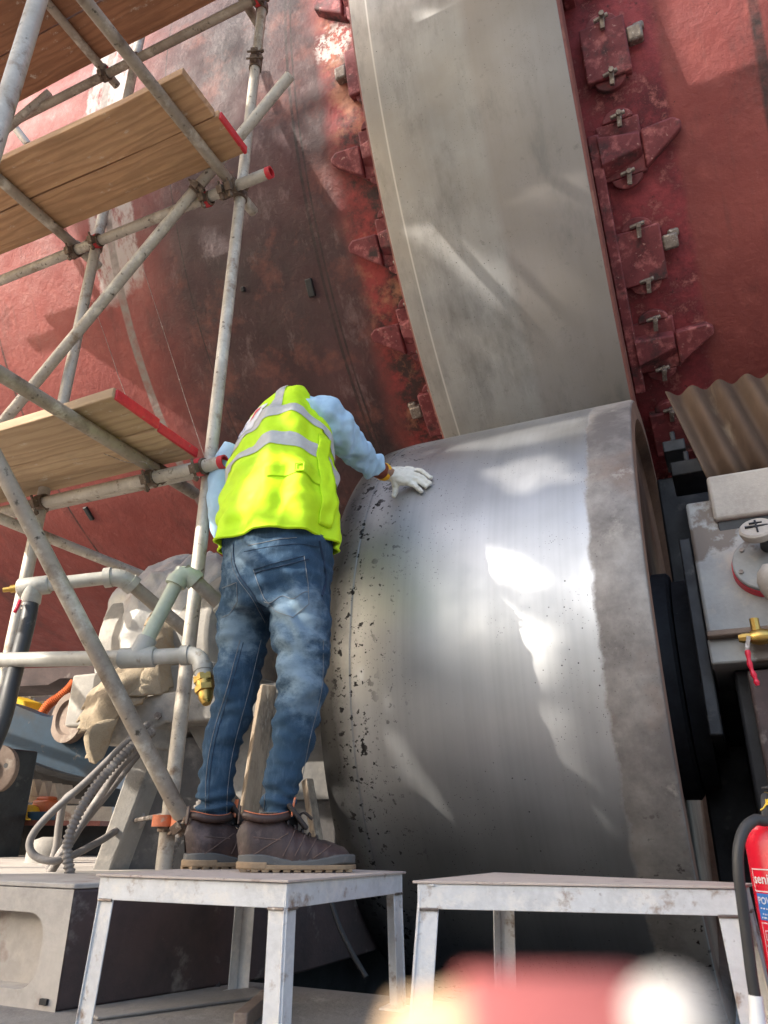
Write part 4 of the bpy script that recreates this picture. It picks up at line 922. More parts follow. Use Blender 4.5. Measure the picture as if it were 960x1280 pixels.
# ================================================================== PERSON
hR = Vector((math.cos(YAW), math.sin(YAW), 0))              # to the right of the heading
def hv(a, b, c=0): return hR*a+cH*b+Zv*c
def cloth_mat(name, c1, c2, scale=6, rough=.85, weave=900, bump=.25, layers=()):
    return mat(name, c1, c2, scale, rough=rough, bump=bump, bscale=weave, bdist=.0012, layers=layers)
def jeans_mat():
    t = NT('faded_denim')
    col = t.mix(t.mr(t.noise(7, 7, .6), .35, .7), (.014,.036,.070), (.026,.062,.112))
    v = t.n.new('ShaderNodeVectorMath'); v.operation = 'DISTANCE'; t.L(t.tc, v.inputs[0])
    fades = [(SEAT, .16, .75), (THR, .13, .6), (KNR, .10, .35), (THL, .12, .55), (HIPR, .10, .5)]
    for c, r, s in fades:
        d = t.n.new('ShaderNodeVectorMath'); d.operation = 'DISTANCE'; t.L(t.tc, d.inputs[0]); d.inputs[1].default_value = c
        f = t.mr(t.math('ADD', d.outputs['Value'], t.math('MULTIPLY', t.math('SUBTRACT', t.noise(16, 8, .72, t.map((1, 1, 1.6))), .5), .26)), r*.15, r*.9, s, 0, True)
        col = t.mix(f, col, (.25,.34,.41))
    w_ = t.n.new('ShaderNodeTexWave'); w_.wave_type = 'BANDS'; w_.bands_direction = 'DIAGONAL'; w_.inputs['Scale'].default_value = 260; w_.inputs['Distortion'].default_value = 1
    t.L(t.tc, w_.inputs[0])
    col = t.mix(t.mr(w_.outputs[1], .3, 1, 0, .28), col, (.12,.19,.26))
    col = t.mix(t.mr(t.noise(60, 6, .7, t.map((1, 1, .25))), .5, .75, 0, .35), col, (.15,.22,.30))
    t.set('Base Color', col); t.set('Roughness', .9); t.set('Specular IOR Level', .2)
    t.bump(t.math('ADD', t.noise(700, 3, .5), t.math('MULTIPLY', t.noise(26, 6, .6), 1.2)), .35, .003)
    return t.m
M_skin = mat('skin', (.30,.17,.11), (.26,.14,.09), 12, rough=.5, bump=.1)
M_hair = mat('black_hair', (.012,.010,.009), (.02,.016,.014), 40, rough=.5, bump=.5)
M_shirt = cloth_mat('pale_blue_shirt', (.40,.58,.74), (.34,.52,.69), 5, .8)
M_vest = cloth_mat('hi_vis_yellow', (.55,.82,.0), (.46,.74,.0), 4, .7, bump=.2)
M_band = cloth_mat('silver_band', (.50,.50,.48), (.42,.42,.41), 8, .45, bump=.15)
M_patch = cloth_mat('white_patch', (.72,.73,.76), (.66,.67,.7), 8, .6)
M_mark = mat('blue_mark', (.06,.11,.36), (.05,.09,.3), 9, rough=.6)
M_markred = mat('red_mark', (.66,.07,.06), (.6,.06,.05), 9, rough=.6)
M_stitch = mat('pale_stitch', (.17,.18,.19), (.12,.14,.17), 60, rough=.9)
M_stitch_d = mat('dark_seam', (.010,.025,.055), (.014,.03,.06), 60, rough=.9)
M_glove = cloth_mat('white_glove', (.68,.66,.60), (.60,.57,.50), 9, .9, 500, .4, (((.42,.38,.32), 14, .60, .75),))
M_boot = mat('brown_leather', (.050,.026,.021), (.028,.016,.014), 14, rough=.55, bump=.45, bscale=160, layers=(((.15,.10,.085), 12, .55, .72),))
M_bootdark = mat('dark_boot_mesh', (.025,.02,.02), (.04,.033,.03), 60, rough=.8, bump=.5)
M_sole = mat('tan_sole', (.30,.21,.125), (.21,.145,.09), 14, rough=.8, bump=.4, layers=(((.16,.13,.10), 20, .58, .7),))
M_solegrey = mat('grey_midsole', (.075,.075,.075), (.11,.11,.105), 16, rough=.7, bump=.3, layers=(((.24,.21,.18), 16, .58, .72),))
M_sock = mat('black_sock', (.012,.012,.013), (.02,.02,.02), 60, rough=.95)
M_cuff = mat('rust_cuff', (.20,.045,.02), (.14,.03,.015), 60, rough=.85, bump=.4)
M_cuffy = mat('yellow_cuff', (.85,.45,.02), (.75,.36,.02), 60, rough=.8, bump=.4)
person = thing('person', (-1.12, 1.72, ZS), 'worker in yellow hi-vis vest and jeans touching the roller with a gloved hand', 'person')

def remesh(me, voxel, smooth=6, tri=None):
    o = bpy.data.objects.new('tmp', me); C.objects.link(o)
    r = o.modifiers.new('r', 'REMESH'); r.mode = 'VOXEL'; r.voxel_size = voxel
    if smooth:
        s = o.modifiers.new('s', 'SMOOTH'); s.iterations = smooth; s.factor = .5
    bpy.context.view_layer.update()
    out = bpy.data.meshes.new_from_object(o.evaluated_get(bpy.context.evaluated_depsgraph_get())); bpy.data.objects.remove(o)
    return out
def loft(mb, rings, seg=36, sub=5, pw=2.0, cap=True):
    """rings: (centre, half-axis a, half-axis b) interpolated with Catmull-Rom"""
    Cc = curve([r[0] for r in rings], sub); Aa = curve([r[1] for r in rings], sub); Bb = curve([r[2] for r in rings], sub); vs = []
    for c, a, b in zip(Cc, Aa, Bb):
        for k in range(seg):
            t = 2*math.pi*k/seg; ct, st = math.cos(t), math.sin(t)
            vs.append(c+a*(abs(ct)**(2/pw))*(1 if ct >= 0 else -1)+b*(abs(st)**(2/pw))*(1 if st >= 0 else -1))
    n = len(Cc); fs = [(i*seg+k, i*seg+(k+1) % seg, (i+1)*seg+(k+1) % seg, (i+1)*seg+k) for i in range(n-1) for k in range(seg)]
    if cap: fs += [tuple(reversed(range(seg))), tuple(range((n-1)*seg, n*seg))]
    return mb.add(vs, fs)
def displace(me, fn):
    me.update(); ns = [Vector(v.normal) for v in me.vertices]
    for v, n in zip(me.vertices, ns): v.co = v.co+n*fn(Vector(v.co))
    me.update()
# --- leg and pelvis rings from their outline: (px, py, depth, half width px)
def legrings(L, axis, ratio=1.08):
    out = []
    for px, py, d, hw in L:
        c = D(px, py, d); s = hw*pxs(c); out.append((c, axis*s, axis.cross(Zv).normalized()*s*ratio))
    return out
axH = hv(.83, -.55)          # pelvis right axis
legR = [(367,705,2.05,38), (374,745,2.03,37), (376,790,2.01,35), (377,830,1.99,31), (377,865,1.98,28.5), (370,905,1.98,26), (359,950,1.99,23), (351,990,2.0,21), (349,1027,2.0,21)]
legL = [(320,705,2.13,38), (311,745,2.13,35), (304,795,2.13,30), (298,835,2.12,27), (294,865,2.11,25), (284,910,2.11,22.5), (273,955,2.11,20.5), (270,995,2.11,20), (271,1030,2.11,20.5)]
j = MB(); loft(j, legrings(legR, hv(.95,-.3)), 36, 6); loft(j, legrings(legL, hv(.95,-.3)), 36, 6)
pel = []
for px, py, d, hw, dep in ((346,640,2.10,60,.115), (346,665,2.09,63,.124), (346,700,2.085,65,.134), (345,735,2.08,64,.136), (344,765,2.07,55,.11)):
    c = D(px, py, d); pel.append((c, axH*(hw*pxs(c)*1.08), hv(.55,.83)*dep))
loft(j, pel, 48, 6, 2.3)
jm = remesh(j.mesh('jeans'), .0075, 9)
kR, kL = D(378, 862, 1.98), D(292, 862, 2.11)
def jfold(p):
    e = nz(p, 14, 1)*.008+nz((p.x, p.y, p.z*2.2), 18, 4)*.007+(.4-abs(nz((p.x*.8, p.y*.8, p.z*1.7), 10, 9)))*.014+(.3-abs(nz((p.x, p.y, p.z*1.5), 24, 8)))*.007
    for k in (kR, kL):
        dz_ = p.z-k.z
        if abs(dz_) < .16: e += .012*math.exp(-(dz_/.085)**2)*math.sin(dz_*105+6*nz(p, 10, 2)+(p-k).dot(hR)*26)
    dzh = p.z-D(349,1010,2.0).z
    if dzh < .10: e += .010*math.exp(-(dzh/.05)**2)*math.sin(dzh*150+8*nz(p, 9, 7))
    ds = (p-D(352,770,1.95)).length
    if ds < .16: e += .009*(1-ds/.16)*math.sin((p.z*.8+p.dot(hR)*.9)*90+4*nz(p, 11, 5))
    return e
displace(jm, jfold)
SEAT = tuple(D(375,770,1.90)); THR = tuple(D(372,825,1.90)); KNR = tuple(D(385,868,1.92)); THL = tuple(D(290,790,2.05)); HIPR = tuple(D(300,700,2.0))
M_jeans = jeans_mat()
jeans = link('jeans', jm, M_jeans, person, 180)
# body under the clothes: one continuous surface
jb = MB()
for L in (legR, legL):
    rg = legrings([(a, b, c, d*.70) for a, b, c, d in L], hv(.95,-.3)); loft(jb, rg, 20, 4)
loft(jb, [(c, a*.78, b*.78) for c, a, b in pel[:-1]], 24, 4)
# --- torso rings
def TA(t): return hv(.83, -.55).lerp(hv(.68, -.62, .36), min(1, t*1.35)).normalized()
def TFw(t): return hv(.55, .83).lerp(hv(.67, .74), t).normalized()
tor = [  # px, py, depth, half width m, half depth m, forward tilt
    (347, 686, 2.085, .178, .152, .00), (349, 657, 2.10, .178, .152, .05), (351, 627, 2.125, .175, .147, .2),
    (352, 598, 2.165, .178, .146, .35), (353, 573, 2.215, .184, .140, .5), (352, 555, 2.265, .187, .128, .65), (351, 541, 2.315, .178, .110, .8), (354, 531, 2.36, .146, .092, .95), (356, 526, 2.39, .100, .075, 1.0)]
trings = []
for i, (px, py, d, hw, hd, tl) in enumerate(tor):
    t = i/(len(tor)-1); c = D(px, py, d); f = TFw(t); a = TA(t)
    b = (f*math.cos(tl*1.0)-Zv*math.sin(tl*1.0)).normalized()
    trings.append((c, a*hw, b*hd))
SUBT = 10
tC = curve([r[0] for r in trings], SUBT); tA = curve([r[1] for r in trings], SUBT); tB = curve([r[2] for r in trings], SUBT)
def tsurf(u, v, k=1.0, off=0, wr=1):
    """u in turns (0 = right side, .25 = chest, .5 = left side, .75 = back), v from hem (0) to neck (1)"""
    x = max(0, min(.9999, v))*(len(tC)-1); i = int(x); f = x-i
    c = tC[i].lerp(tC[i+1], f); a = tA[i].lerp(tA[i+1], f); b = tB[i].lerp(tB[i+1], f)
    t = 2*math.pi*u; ct, st = math.cos(t), math.sin(t); pw = 2.5
    r = a*(abs(ct)**(2/pw))*(1 if ct >= 0 else -1)+b*(abs(st)**(2/pw))*(1 if st >= 0 else -1)
    p = c+r*k; n = r.normalized()
    if wr:
        e = .014*nz(p, 7, 11)+.008*nz(p, 15, 12)+(.35-abs(nz((p.x, p.y, p.z*.5), 9, 14)))*.024+(.3-abs(nz(p, 19, 16)))*.008
        # vertical folds that open towards the hem, drapes between the shoulders
        e += .010*(1-v)**1.3*math.sin(u*2*math.pi*9+3*nz(p, 4, 13))
        e += .006*math.exp(-((v-.52)/.2)**2)*math.sin((u*30+v*14)+5*nz(p, 6, 15))
        e += .006*math.exp(-((v-.25)/.15)**2)*math.sin((v*60-u*16)+5*nz(p, 5, 17))*(1 if .5 < u < 1 else .3)
        p = p+n*e*wr
    return p+n*off
vest = MB().grid(lambda u, v: tsurf(u, v, 1.0), 160, 110, True).build('vest', M_vest, person, smooth=180, solid=.003)
def vpatch(u0, u1, v0, v1, off, m_, name, nu=60, nv=12, par=None, bow=0):
    return MB().grid(lambda u, v: tsurf(u0+(u1-u0)*u, v0+(v1-v0)*v+bow*math.sin(math.pi*u), 1.0, off), nu, nv).build(name, m_, par or vest, smooth=180)
VB = [(.345, .398), (.478, .530)]
for v0, v1 in VB: vpatch(0, 1, v0, v1, .0042, M_band, 'reflective_band', 180, 10)
for u0 in (.565, .790): vpatch(u0, u0+.038, .530, .93, .0046, M_band, 'reflective_band', 12, 40)
# white print panel across the shoulders with small marks
pn = vpatch(.615, .770, .525, .640, .0060, M_patch, 'back_print', 50, 14)
def glyphs(u0, u1, v0, h, n, m_, off=.0072):
    q = MB(); step = (u1-u0)/n
    for k in range(n):
        a = u0+k*step; w_ = step*.6
        bars = random.choice([((0,0,.3,1), (0,.8,1,1), (0,0,1,.2)), ((0,0,.3,1), (.7,0,1,1), (0,.4,1,.6)), ((0,0,.3,1), (0,.8,1,1), (0,.4,.8,.6), (0,0,1,.2))])
        for (x0, y0_, x1, y1_) in bars:
            q.grid(lambda u, v: tsurf(a+w_*(1-(x0+(x1-x0)*u)), v0+h*(y0_+(y1_-y0_)*v), 1.0, off), 3, 3)
    return q.build('print_marks', m_, pn, smooth=0)
glyphs(.625, .715, .538, .030, 7, M_mark); glyphs(.630, .72, .580, .014, 9, M_mark)
q = MB(); q.grid(lambda u, v: tsurf(.730+.014*u+.012*v, .560+.065*v, 1.0, .0072), 4, 6); q.build('print_marks', M_markred, pn, smooth=0)
# side strap with buckle and hem edging
vpatch(.80, .985, .215, .245, .006, M_vest, 'side_strap', 30, 4, bow=.012)
bkp = tsurf(.905, .240, 1, .012); q = MB(); bu = (tsurf(.915,.258)-tsurf(.895,.258)).normalized()
for s0, s1 in (((-1,-1),(1,-1)), ((1,-1),(1,1)), ((1,1),(-1,1)), ((-1,1),(-1,-1))): q.bar(bkp+bu*.014*s0[0]+Zv*.012*s0[1], bkp+bu*.014*s1[0]+Zv*.012*s1[1], .004, .004)
q.build('buckle', M_vest, vest)
q = MB(); q.tube([tsurf(k/160, .006, 1, .002) for k in range(161)], .0035, 8); q.build('hem', M_vest, vest, smooth=60)
# side flap of the vest standing off on the right
q = MB(); q.grid(lambda u, v: tsurf(.985+.03*u, .05+.40*v, 1.0, .004+.016*u*math.sin(math.pi*(v*.8+.1))), 8, 24); q.build('side_flap', M_vest, vest, smooth=180, solid=.003)
# --- sleeves
def limb(pts, m_, name, par, folds=.006, fseed=0, seg=28, freq=75):
    P = [D(x, y, d) for x, y, d, r in pts]; r = [q_[3] for q_ in pts]
    Cp = curve(P, 10); rp = [v.x for v in curve([Vector((a, 0, 0)) for a in r], 10)]
    mb = MB(); mb.tube(Cp, rp, seg); me = mb.mesh(name); ax = (P[-1]-P[0]).normalized()
    displace(me, lambda p: folds*(nz(p, 18, fseed)*.6+(.35-abs(nz(p, 13, fseed+4)))*1.5+(.3-abs(nz(p, 26, fseed+6)))*.8+math.sin((p-P[0]).dot(ax)*freq+6*nz(p, 8, fseed+1))*.30))
    return link(name, me, m_, par, 180, sub=1)
shirt = MB().grid(lambda u, v: tsurf(u, .03+.965*v, .95, 0, 1), 72, 50, True).build('shirt', M_shirt, person, smooth=180)
slR = [(368,528,2.27,.060), (382,520,2.21,.067), (400,520,2.185,.071), (417,533,2.215,.066), (433,552,2.29,.057), (446,566,2.37,.051), (459,577,2.44,.046), (469,584.5,2.49,.041)]
limb(slR, M_shirt, 'sleeve', shirt, .016, 3, freq=60, seg=48)
slL = [(300,560,2.42,.062), (288,585,2.44,.066), (281,612,2.43,.060), (280,645,2.42,.055), (286,668,2.46,.052), (300,668,2.56,.048), (318,655,2.66,.040)]
limb(slL, M_shirt, 'sleeve', shirt, .007, 5)
# collar roll
q = MB(); nc = tC[-1]; q.tube([nc+tA[-1]*math.cos(a)*1.02+tB[-1]*math.sin(a)*1.02+(tC[-1]-tC[-3]).normalized()*.012 for a in [2*math.pi*k/24 for k in range(25)]], .012, 10); q.build('collar', M_shirt, shirt, smooth=60)
# --- head (bent down, beyond the shoulders)
nd = hv(.20, .84, -.50).normalized(); nb_ = tC[-1]
hc = nb_+nd*.19-Zv*.01; hup = nd; hf = (hv(.3,.1,-.95)-nd*hv(.3,.1,-.95).dot(nd)).normalized(); hx = hf.cross(hup).normalized()
loft(jb, [(c, a*.82, b*.82) for c, a, b in trings], 28, 4)
jb.tube([tC[-4], nb_, nb_+nd*.06, nb_+nd*.11], [.06, .056, .054, .06], 20)
loft(jb, [(hc+hup*z_+hf*y_, hx*a, hf*b) for z_, y_, a, b in ((-.115,.03,.03,.035), (-.10,.02,.05,.06), (-.06,.005,.066,.082), (0,0,.076,.096), (.05,-.005,.076,.096), (.09,-.012,.058,.075), (.115,-.02,.02,.03))], 28, 4)
loft(jb, [(hc+hf*(.085+y_)+hup*z_, hx*a, hup*b) for z_, y_, a, b in ((-.005,0,.016,.03), (-.012,.014,.012,.02), (-.018,.026,.006,.009))], 12, 3)
for s in (-1, 1): loft(jb, [(hc+hx*s*(.074+k)+hf*-.012, hf*a, hup*b) for k, a, b in ((0,.016,.03), (.010,.018,.032), (.016,.010,.022))], 12, 3)
for L in (slR, slL):
    P = curve([D(x, y, d) for x, y, d, r in L], 6); jb.tube(P, [v.x*.72 for v in curve([Vector((q_[3],0,0)) for q_ in L], 6)], 16)
# --- right hand on the roller, fingers root in the palm
def rp(px, py, off=.0): 
    p = on_cyl(px, py, YR, ZR, RR); n = Vector((0, p.y-YR, p.z-ZR)).normalized(); return p+n*off
wr = D(484, 592, 2.56)
kn = [rp(519,597,.036), rp(519,603,.037), rp(516,608,.035), rp(512,612,.030)]     # knuckles
tips = [rp(541,600.5,.010), rp(540,608,.010), rp(535,611.5,.010), rp(529,617.5,.010)]
gl = MB(); palm = (kn[1]+kn[2])/2
pd = (palm-wr).normalized(); pw_ = (kn[0]-kn[3]); pw_ = (pw_-pd*pw_.dot(pd)).normalized(); pn_ = pd.cross(pw_)
loft(gl, [(wr-pd*.02, pw_*.030, pn_*.026), (wr+pd*.015, pw_*.031, pn_*.024), (wr.lerp(palm, .45), pw_*.040, pn_*.024), (wr.lerp(palm, .8), pw_*.044, pn_*.020), (palm+pd*.008, pw_*.042, pn_*.015)], 28, 5, 2.4)
for i, (a, b) in enumerate(zip(kn, tips)):
    mid = a.lerp(b, .45)+Vector((0,-.35,.9))*.010; gl.tube(curve([a-pd*.03, a, mid, a.lerp(b, .8)+Vector((0,-.3,.8))*.003, b], 5), [.0115]*6+[.0105]*6+[.0098]*5+[.009]*3+[.006], 14)
th0 = wr.lerp(palm, .38)-pw_*.018; tt = [rp(497,617,.020), rp(493,624,.010)]
gl.tube(curve([th0, th0.lerp(tt[0], .55)+pn_*.0, tt[0], tt[1]], 6), [.019]*4+[.016]*5+[.0125]*6+[.010]*3+[.006], 14)
gm = remesh(gl.mesh('glove'), .0032, 5); displace(gm, lambda p: .0012*nz(p, 60, 3)+.001*math.sin(p.z*260+5*nz(p, 30, 2)))
link('glove', gm, M_glove, person, 180)
jb.tube([D(469,584.5,2.49), wr+pd*.03, palm], [.026, .020, .012], 12)
def cuff(a, b, r, m_, name):
    q = MB(); q.tube([a, a.lerp(b, .5), b], [r*.98, r*1.03, r*.97], 24); q.build(name, m_, person, smooth=60)
w0 = D(468, 584, 2.485); wd_ = (wr-w0).normalized()
wl_ = (wr-w0).length; cuff(w0+wd_*wl_*.05, w0+wd_*wl_*.58, .0335, M_cuff, 'wrist_band'); cuff(w0+wd_*wl_*.56, w0+wd_*wl_*.84, .0345, M_cuffy, 'glove_cuff')
q = MB(); bp = D(462.5,585,2.44); q.lathe([(0,.0055), (.003,.005)], bp, -cH, 12); q.build('button', M_bootdark, shirt)
# left glove, hidden in front of the body
lw = D(318, 655, 2.66); gl = MB(); ld = hv(.5,.75,-.4).normalized(); lx = ld.orthogonal().normalized(); ly = ld.cross(lx)
loft(gl, [(lw-ld*.02, lx*.03, ly*.026), (lw+ld*.03, lx*.040, ly*.022), (lw+ld*.085, lx*.042, ly*.016)], 24, 4)
for k in range(4):
    a = lw+ld*.075+lx*(-.032+.021*k); gl.tube(curve([a, a+ld*.035+ly*.006, a+ld*.06+ly*.018, a+ld*(.07+.006*(k in (1,2)))+ly*.03], 4), .0095, 12)
gl.tube(curve([lw+ld*.02+lx*.03, lw+ld*.045+lx*.055, lw+ld*.07+lx*.062], 5), .0105, 12)
link('glove', remesh(gl.mesh('glove'), .004, 4), M_glove, person, 180)
link('body', remesh(jb.mesh('body'), .009, 4), M_skin, person, 180)
def hairf(u, v):
    a = 2*math.pi*u; z_ = .122-.15*v; rr = math.sqrt(max(0, 1-(z_/.126)**2)); k = 1.05 if not (.08 < u < .42) else (1.05 if z_ > .055 else .86)
    return hc+hup*z_+hx*(.079*rr*k*math.cos(a))+hf*(.100*rr*k*math.sin(a)-.008)
q = MB().grid(hairf, 40, 20, True); q.build('hair', M_hair, person, smooth=180, solid=.004)
for s in (-1, 1): q = MB(); q.lathe([(-.010,.004), (-.006,.010), (0,.012), (.006,.010), (.010,.004)], hc+hf*.082+hx*s*.031+hup*.012, hf, 14); q.build('eye', M_white, person, smooth=60)
q = MB(); q.tube([hc+hf*.083+hup*-.055+hx*x for x in (-.024,-.012,0,.012,.024)], [.003,.006,.007,.006,.003], 10); q.build('mouth', M_cuff, person, smooth=60)
# --- jeans details
def on_jeans(pts, rad, m_, name, off=.001):
    from mathutils.bvhtree import BVHTree
    global _bvh
    try: _bvh
    except NameError: _bvh = BVHTree.FromPolygons([v.co.copy() for v in jm.vertices], [tuple(p.vertices) for p in jm.polygons])
    out = []
    for (x, y) in pts:
        r = ray(x, y).normalized(); h_ = _bvh.ray_cast(CAM, r)
        if h_[0] is not None: out.append(h_[0]+h_[1]*off)
    if len(out) < 2: return
    MB().tube(out, rad, 6).build(name, m_, jeans, smooth=60)
def px_line(pts, n=10): return [(p.x, p.y) for p in curve([Vector((x, y, 0)) for x, y in pts], n)]
pk = [(317,712), (350,702), (380,695), (385,730), (386,755), (366,772), (345,764), (330,748), (322,728), (317,712)]
for k in range(len(pk)-1): on_jeans([(pk[k][0]+(pk[k+1][0]-pk[k][0])*t/8, pk[k][1]+(pk[k+1][1]-pk[k][1])*t/8) for t in range(9)], .0010, M_stitch if k > 1 else M_stitch_d, 'pocket_seam')
on_jeans([(318+67*t/12, 716-17*t/12) for t in range(13)], .0016, M_stitch_d, 'pocket_edge', .002)
on_jeans([(330+56*t/12, 752-10*t/12+3*math.sin(t)) for t in range(13)], .0011, M_stitch, 'pocket_seam')
pk2 = [(278,735), (296,728), (297,752), (287,768), (277,772)]
for k in range(4): on_jeans([(pk2[k][0]+(pk2[k+1][0]-pk2[k][0])*t/8, pk2[k][1]+(pk2[k+1][1]-pk2[k][1])*t/8) for t in range(9)], .0010, M_stitch, 'pocket_seam')
on_jeans(px_line([(292,680), (293,700), (300,720), (318,745), (333,775)]), .0016, M_stitch_d, 'seat_seam', .001)
on_jeans(px_line([(290,690), (290,705), (297,723), (315,748), (331,778)]), .0009, M_stitch, 'seat_stitch', .001)
on_jeans(px_line([(310,682), (330,678), (350,674), (371,672)]), .0011, M_stitch, 'yoke_seam'); on_jeans(px_line([(305,690), (335,684), (372,680), (400,684)]), .0009, M_stitch_d, 'yoke_seam')
on_jeans(px_line([(399,676), (404,700), (407,725), (402,745)]), .0035, M_stitch_d, 'side_pocket')
on_jeans(px_line([(300,800), (284,860), (266,920), (258,970), (257,1020)]), .0011, M_stitch, 'leg_seam'); on_jeans(px_line([(304,803), (288,862), (270,922), (262,972), (261,1020)]), .0010, M_stitch_d, 'leg_seam')
on_jeans(px_line([(326,800), (312,860), (293,930), (285,980), (283,1020)]), .0009, M_stitch, 'leg_seam'); on_jeans(px_line([(404,800), (402,860), (388,920), (378,970)]), .0009, M_stitch, 'leg_seam')
on_jeans(px_line([(330,985), (331,1000), (329,1018)]), .0009, M_stitch, 'leg_seam')
for L in (legR, legL):
    c, a, b = legrings([L[-1]], hv(.95,-.3))[0]
    for dz_ in (.004, .020):
        q = MB(); q.tube([c+Zv*dz_+(a*math.cos(t)+b*math.sin(t))*1.035 for t in [2*math.pi*k/36 for k in range(37)]], .0013, 6); q.build('hem_stitch', M_stitch, jeans, smooth=60)
    q = MB(); q.tube([c+Zv*.02, c-Zv*.07], [.048, .046], 20); q.build('sock', M_sock, person, smooth=60)
# --- boots
M_bootst = mat('boot_stitch', (.13,.085,.07), (.10,.07,.06), 60, rough=.9)
def boot(heel, toe, label=None):
    heel = Vector((*heel, ZS+.0015)); toe = Vector((*toe, ZS+.0015)); f = (toe-heel).normalized(); L = (toe-heel).length; s = Vector((f.y, -f.x, 0))
    def W(t, side):   # half width of the sole along the foot
        w_ = .036+.014*math.sin(min(1, t*1.25)*math.pi*.5+.0)+(.004 if side > 0 else 0)*math.sin(t*math.pi)
        if t < .15: w_ *= math.sqrt(max(0, 1-((.15-t)/.15)**2))*.88+.12
        if t > .78: w_ *= math.sqrt(max(0.02, 1-((t-.78)/.225)**2))
        return w_
    def outline(n=40, k=1.0):
        ts = [i/(n-1) for i in range(n)]
        return [(t, W(t, 1)*k) for t in ts]+[(t, -W(t, -1)*k) for t in reversed(ts)]
    b = MB()
    H = [(0, .080), (.03, .110), (.08, .120), (.20, .122), (.34, .120), (.45, .100), (.58, .083), (.70, .072), (.82, .066), (.92, .056), (1.0, .030)]
    def height(t):
        for (a, x), (c, y) in zip(H, H[1:]):
            if a <= t <= c: return x+(y-x)*(t-a)/(c-a)
        return H[-1][1]
    def up_(u, v):
        t = v; th = math.pi*u; w_ = W(t, 1)*(1.0+.03*math.sin(t*20)); hh = height(t)-.022
        x = math.cos(th); z_ = math.sin(th)**.62
        nar = 1-.30*max(0, z_-.35)*(1 if t < .5 else .9)
        p = heel+f*(L*(.015+.97*t)-.012*z_*(t < .1))+s*(w_*x*nar*.97)+Zv*(.020+hh*z_)
        return p+(p-(heel+f*L*t+Zv*.04)).normalized()*(.0025*nz(p, 30, 3)+.0016*math.sin(t*60)*(.35 < t < .75))
    bt = b.grid(up_, 30, 44).build('boot', M_boot, person, smooth=180, sub=1)
    # midsole, outsole
    o = outline(); q = MB()
    q.prism([heel+f*(L*t)+s*w_*1.02+Zv*(.011+.007*math.sin(t*8+.6)) for t, w_ in o], (0, 0, .021)); q.build('midsole', M_solegrey, bt, smooth=40, bevel=.004)
    q = MB(); q.prism([heel+f*(L*(t*1.015-.008))+s*w_*1.03+Zv*.005 for t, w_ in o], (0, 0, .011)); q.build('outsole', M_sole, bt, smooth=40, bevel=.002)
    q = MB(); q.prism([heel+f*(L*(t*.25-.012))+s*W(t*.25,1)*1.04*(1 if i < 20 else -1)+Zv*.006 for i, t in enumerate([k/19 for k in range(20)]+[k/19 for k in reversed(range(20))])], (0, 0, .016)); q.build('heel_cup', M_sole, bt, smooth=40, bevel=.004)
    for k in range(11):
        t = .05+.088*k
        for sd in (-1, 1):
            q = MB(); q.box(heel+f*(L*t)+s*sd*(W(t, sd)*.86)+Zv*.0035, (.008, .006, .0035), Matrix((f, s, Zv)).transposed()); q.build('tread_lug', M_sole, bt, smooth=0)
    # collar padding, tongue, laces, heel tab
    cc = heel+f*L*.215+Zv*.115
    q = MB(); q.tube([cc+f*(.052*math.cos(a))+s*(.031*math.sin(a))+Zv*(.009*math.cos(a)**2) for a in [2*math.pi*k/32 for k in range(33)]], .0095, 12); q.build('collar', M_boot, bt, smooth=60)
    q = MB(); q.tube([cc+f*(.054*math.cos(a))+s*(.034*math.sin(a))+Zv*(.009+.009*math.cos(a)**2) for a in [2*math.pi*k/32 for k in range(33)]], .0016, 6); q.build('piping', M_orangepaint, bt, smooth=60)
    q = MB(); tg = [cc+f*.05+Zv*.035, cc+f*.062+Zv*.0, cc+f*.10-Zv*.022]; q.bar(tg[0], tg[2], .05, .010, Vector((f.x*.5, f.y*.5, 1))); q.build('tongue', M_bootdark, bt, bevel=.004)
    for k in range(5):
        t = .40+.065*k; q = MB(); zz_ = height(t)+.004
        q.tube(curve([heel+f*(L*t)+s*sd*.026+Zv*(zz_-abs(sd)*.012+.003) for sd in (-1, -.4, .4, 1)], 4), .0024, 6); q.build('lace', M_bootdark, bt, smooth=60)
    q = MB(); q.tube(curve([cc+f*.075-Zv*.0+s*.0, cc+f*.09+s*.02+Zv*.016, cc+f*.11+s*.032+Zv*.002], 5), .0022, 6); q.tube(curve([cc+f*.075, cc+f*.09-s*.02+Zv*.016, cc+f*.115-s*.03+Zv*.0], 5), .0022, 6); q.build('lace_bow', M_bootdark, bt, smooth=60)
    q = MB(); q.bar(cc-f*.064+Zv*.030, cc-f*.066-Zv*.012, .014, .005, f); q.build('heel_tab', M_boot, bt, bevel=.002)
    q = MB(); q.bar(cc+f*.066+Zv*.05+s*.012, cc+f*.060+Zv*.006+s*.012, .016, .004, f); q.build('pull_loop', M_orangepaint, bt, bevel=.001)
    for sd in (-1, 1):          # stitched side panels
        for (t0, t1, h0, h1) in ((.10,.40,.035,.085), (.36,.46,.035,.09), (.46,.56,.035,.082), (.56,.66,.035,.074), (.10,.34,.075,.070), (.62,.80,.030,.062)):
            q = MB(); pts = []
            for i in range(9):
                t = t0+(t1-t0)*i/8; hh = h0+(h1-h0)*i/8; zn = max(0, min(1, (hh-.020)/max(.01, height(t)-.022))); th = math.asin(min(1, zn**(1/.62)))
                p = up_((th if sd > 0 else math.pi-th)/math.pi, t); pts.append(p+s*sd*.0008)
            q.tube(pts, .0013, 5); q.build('stitching', M_bootst, bt, smooth=60)
    return bt
boot((-1.120, 1.620), (-.893, 1.786)); boot((-1.292, 1.640), (-1.170, 1.895))

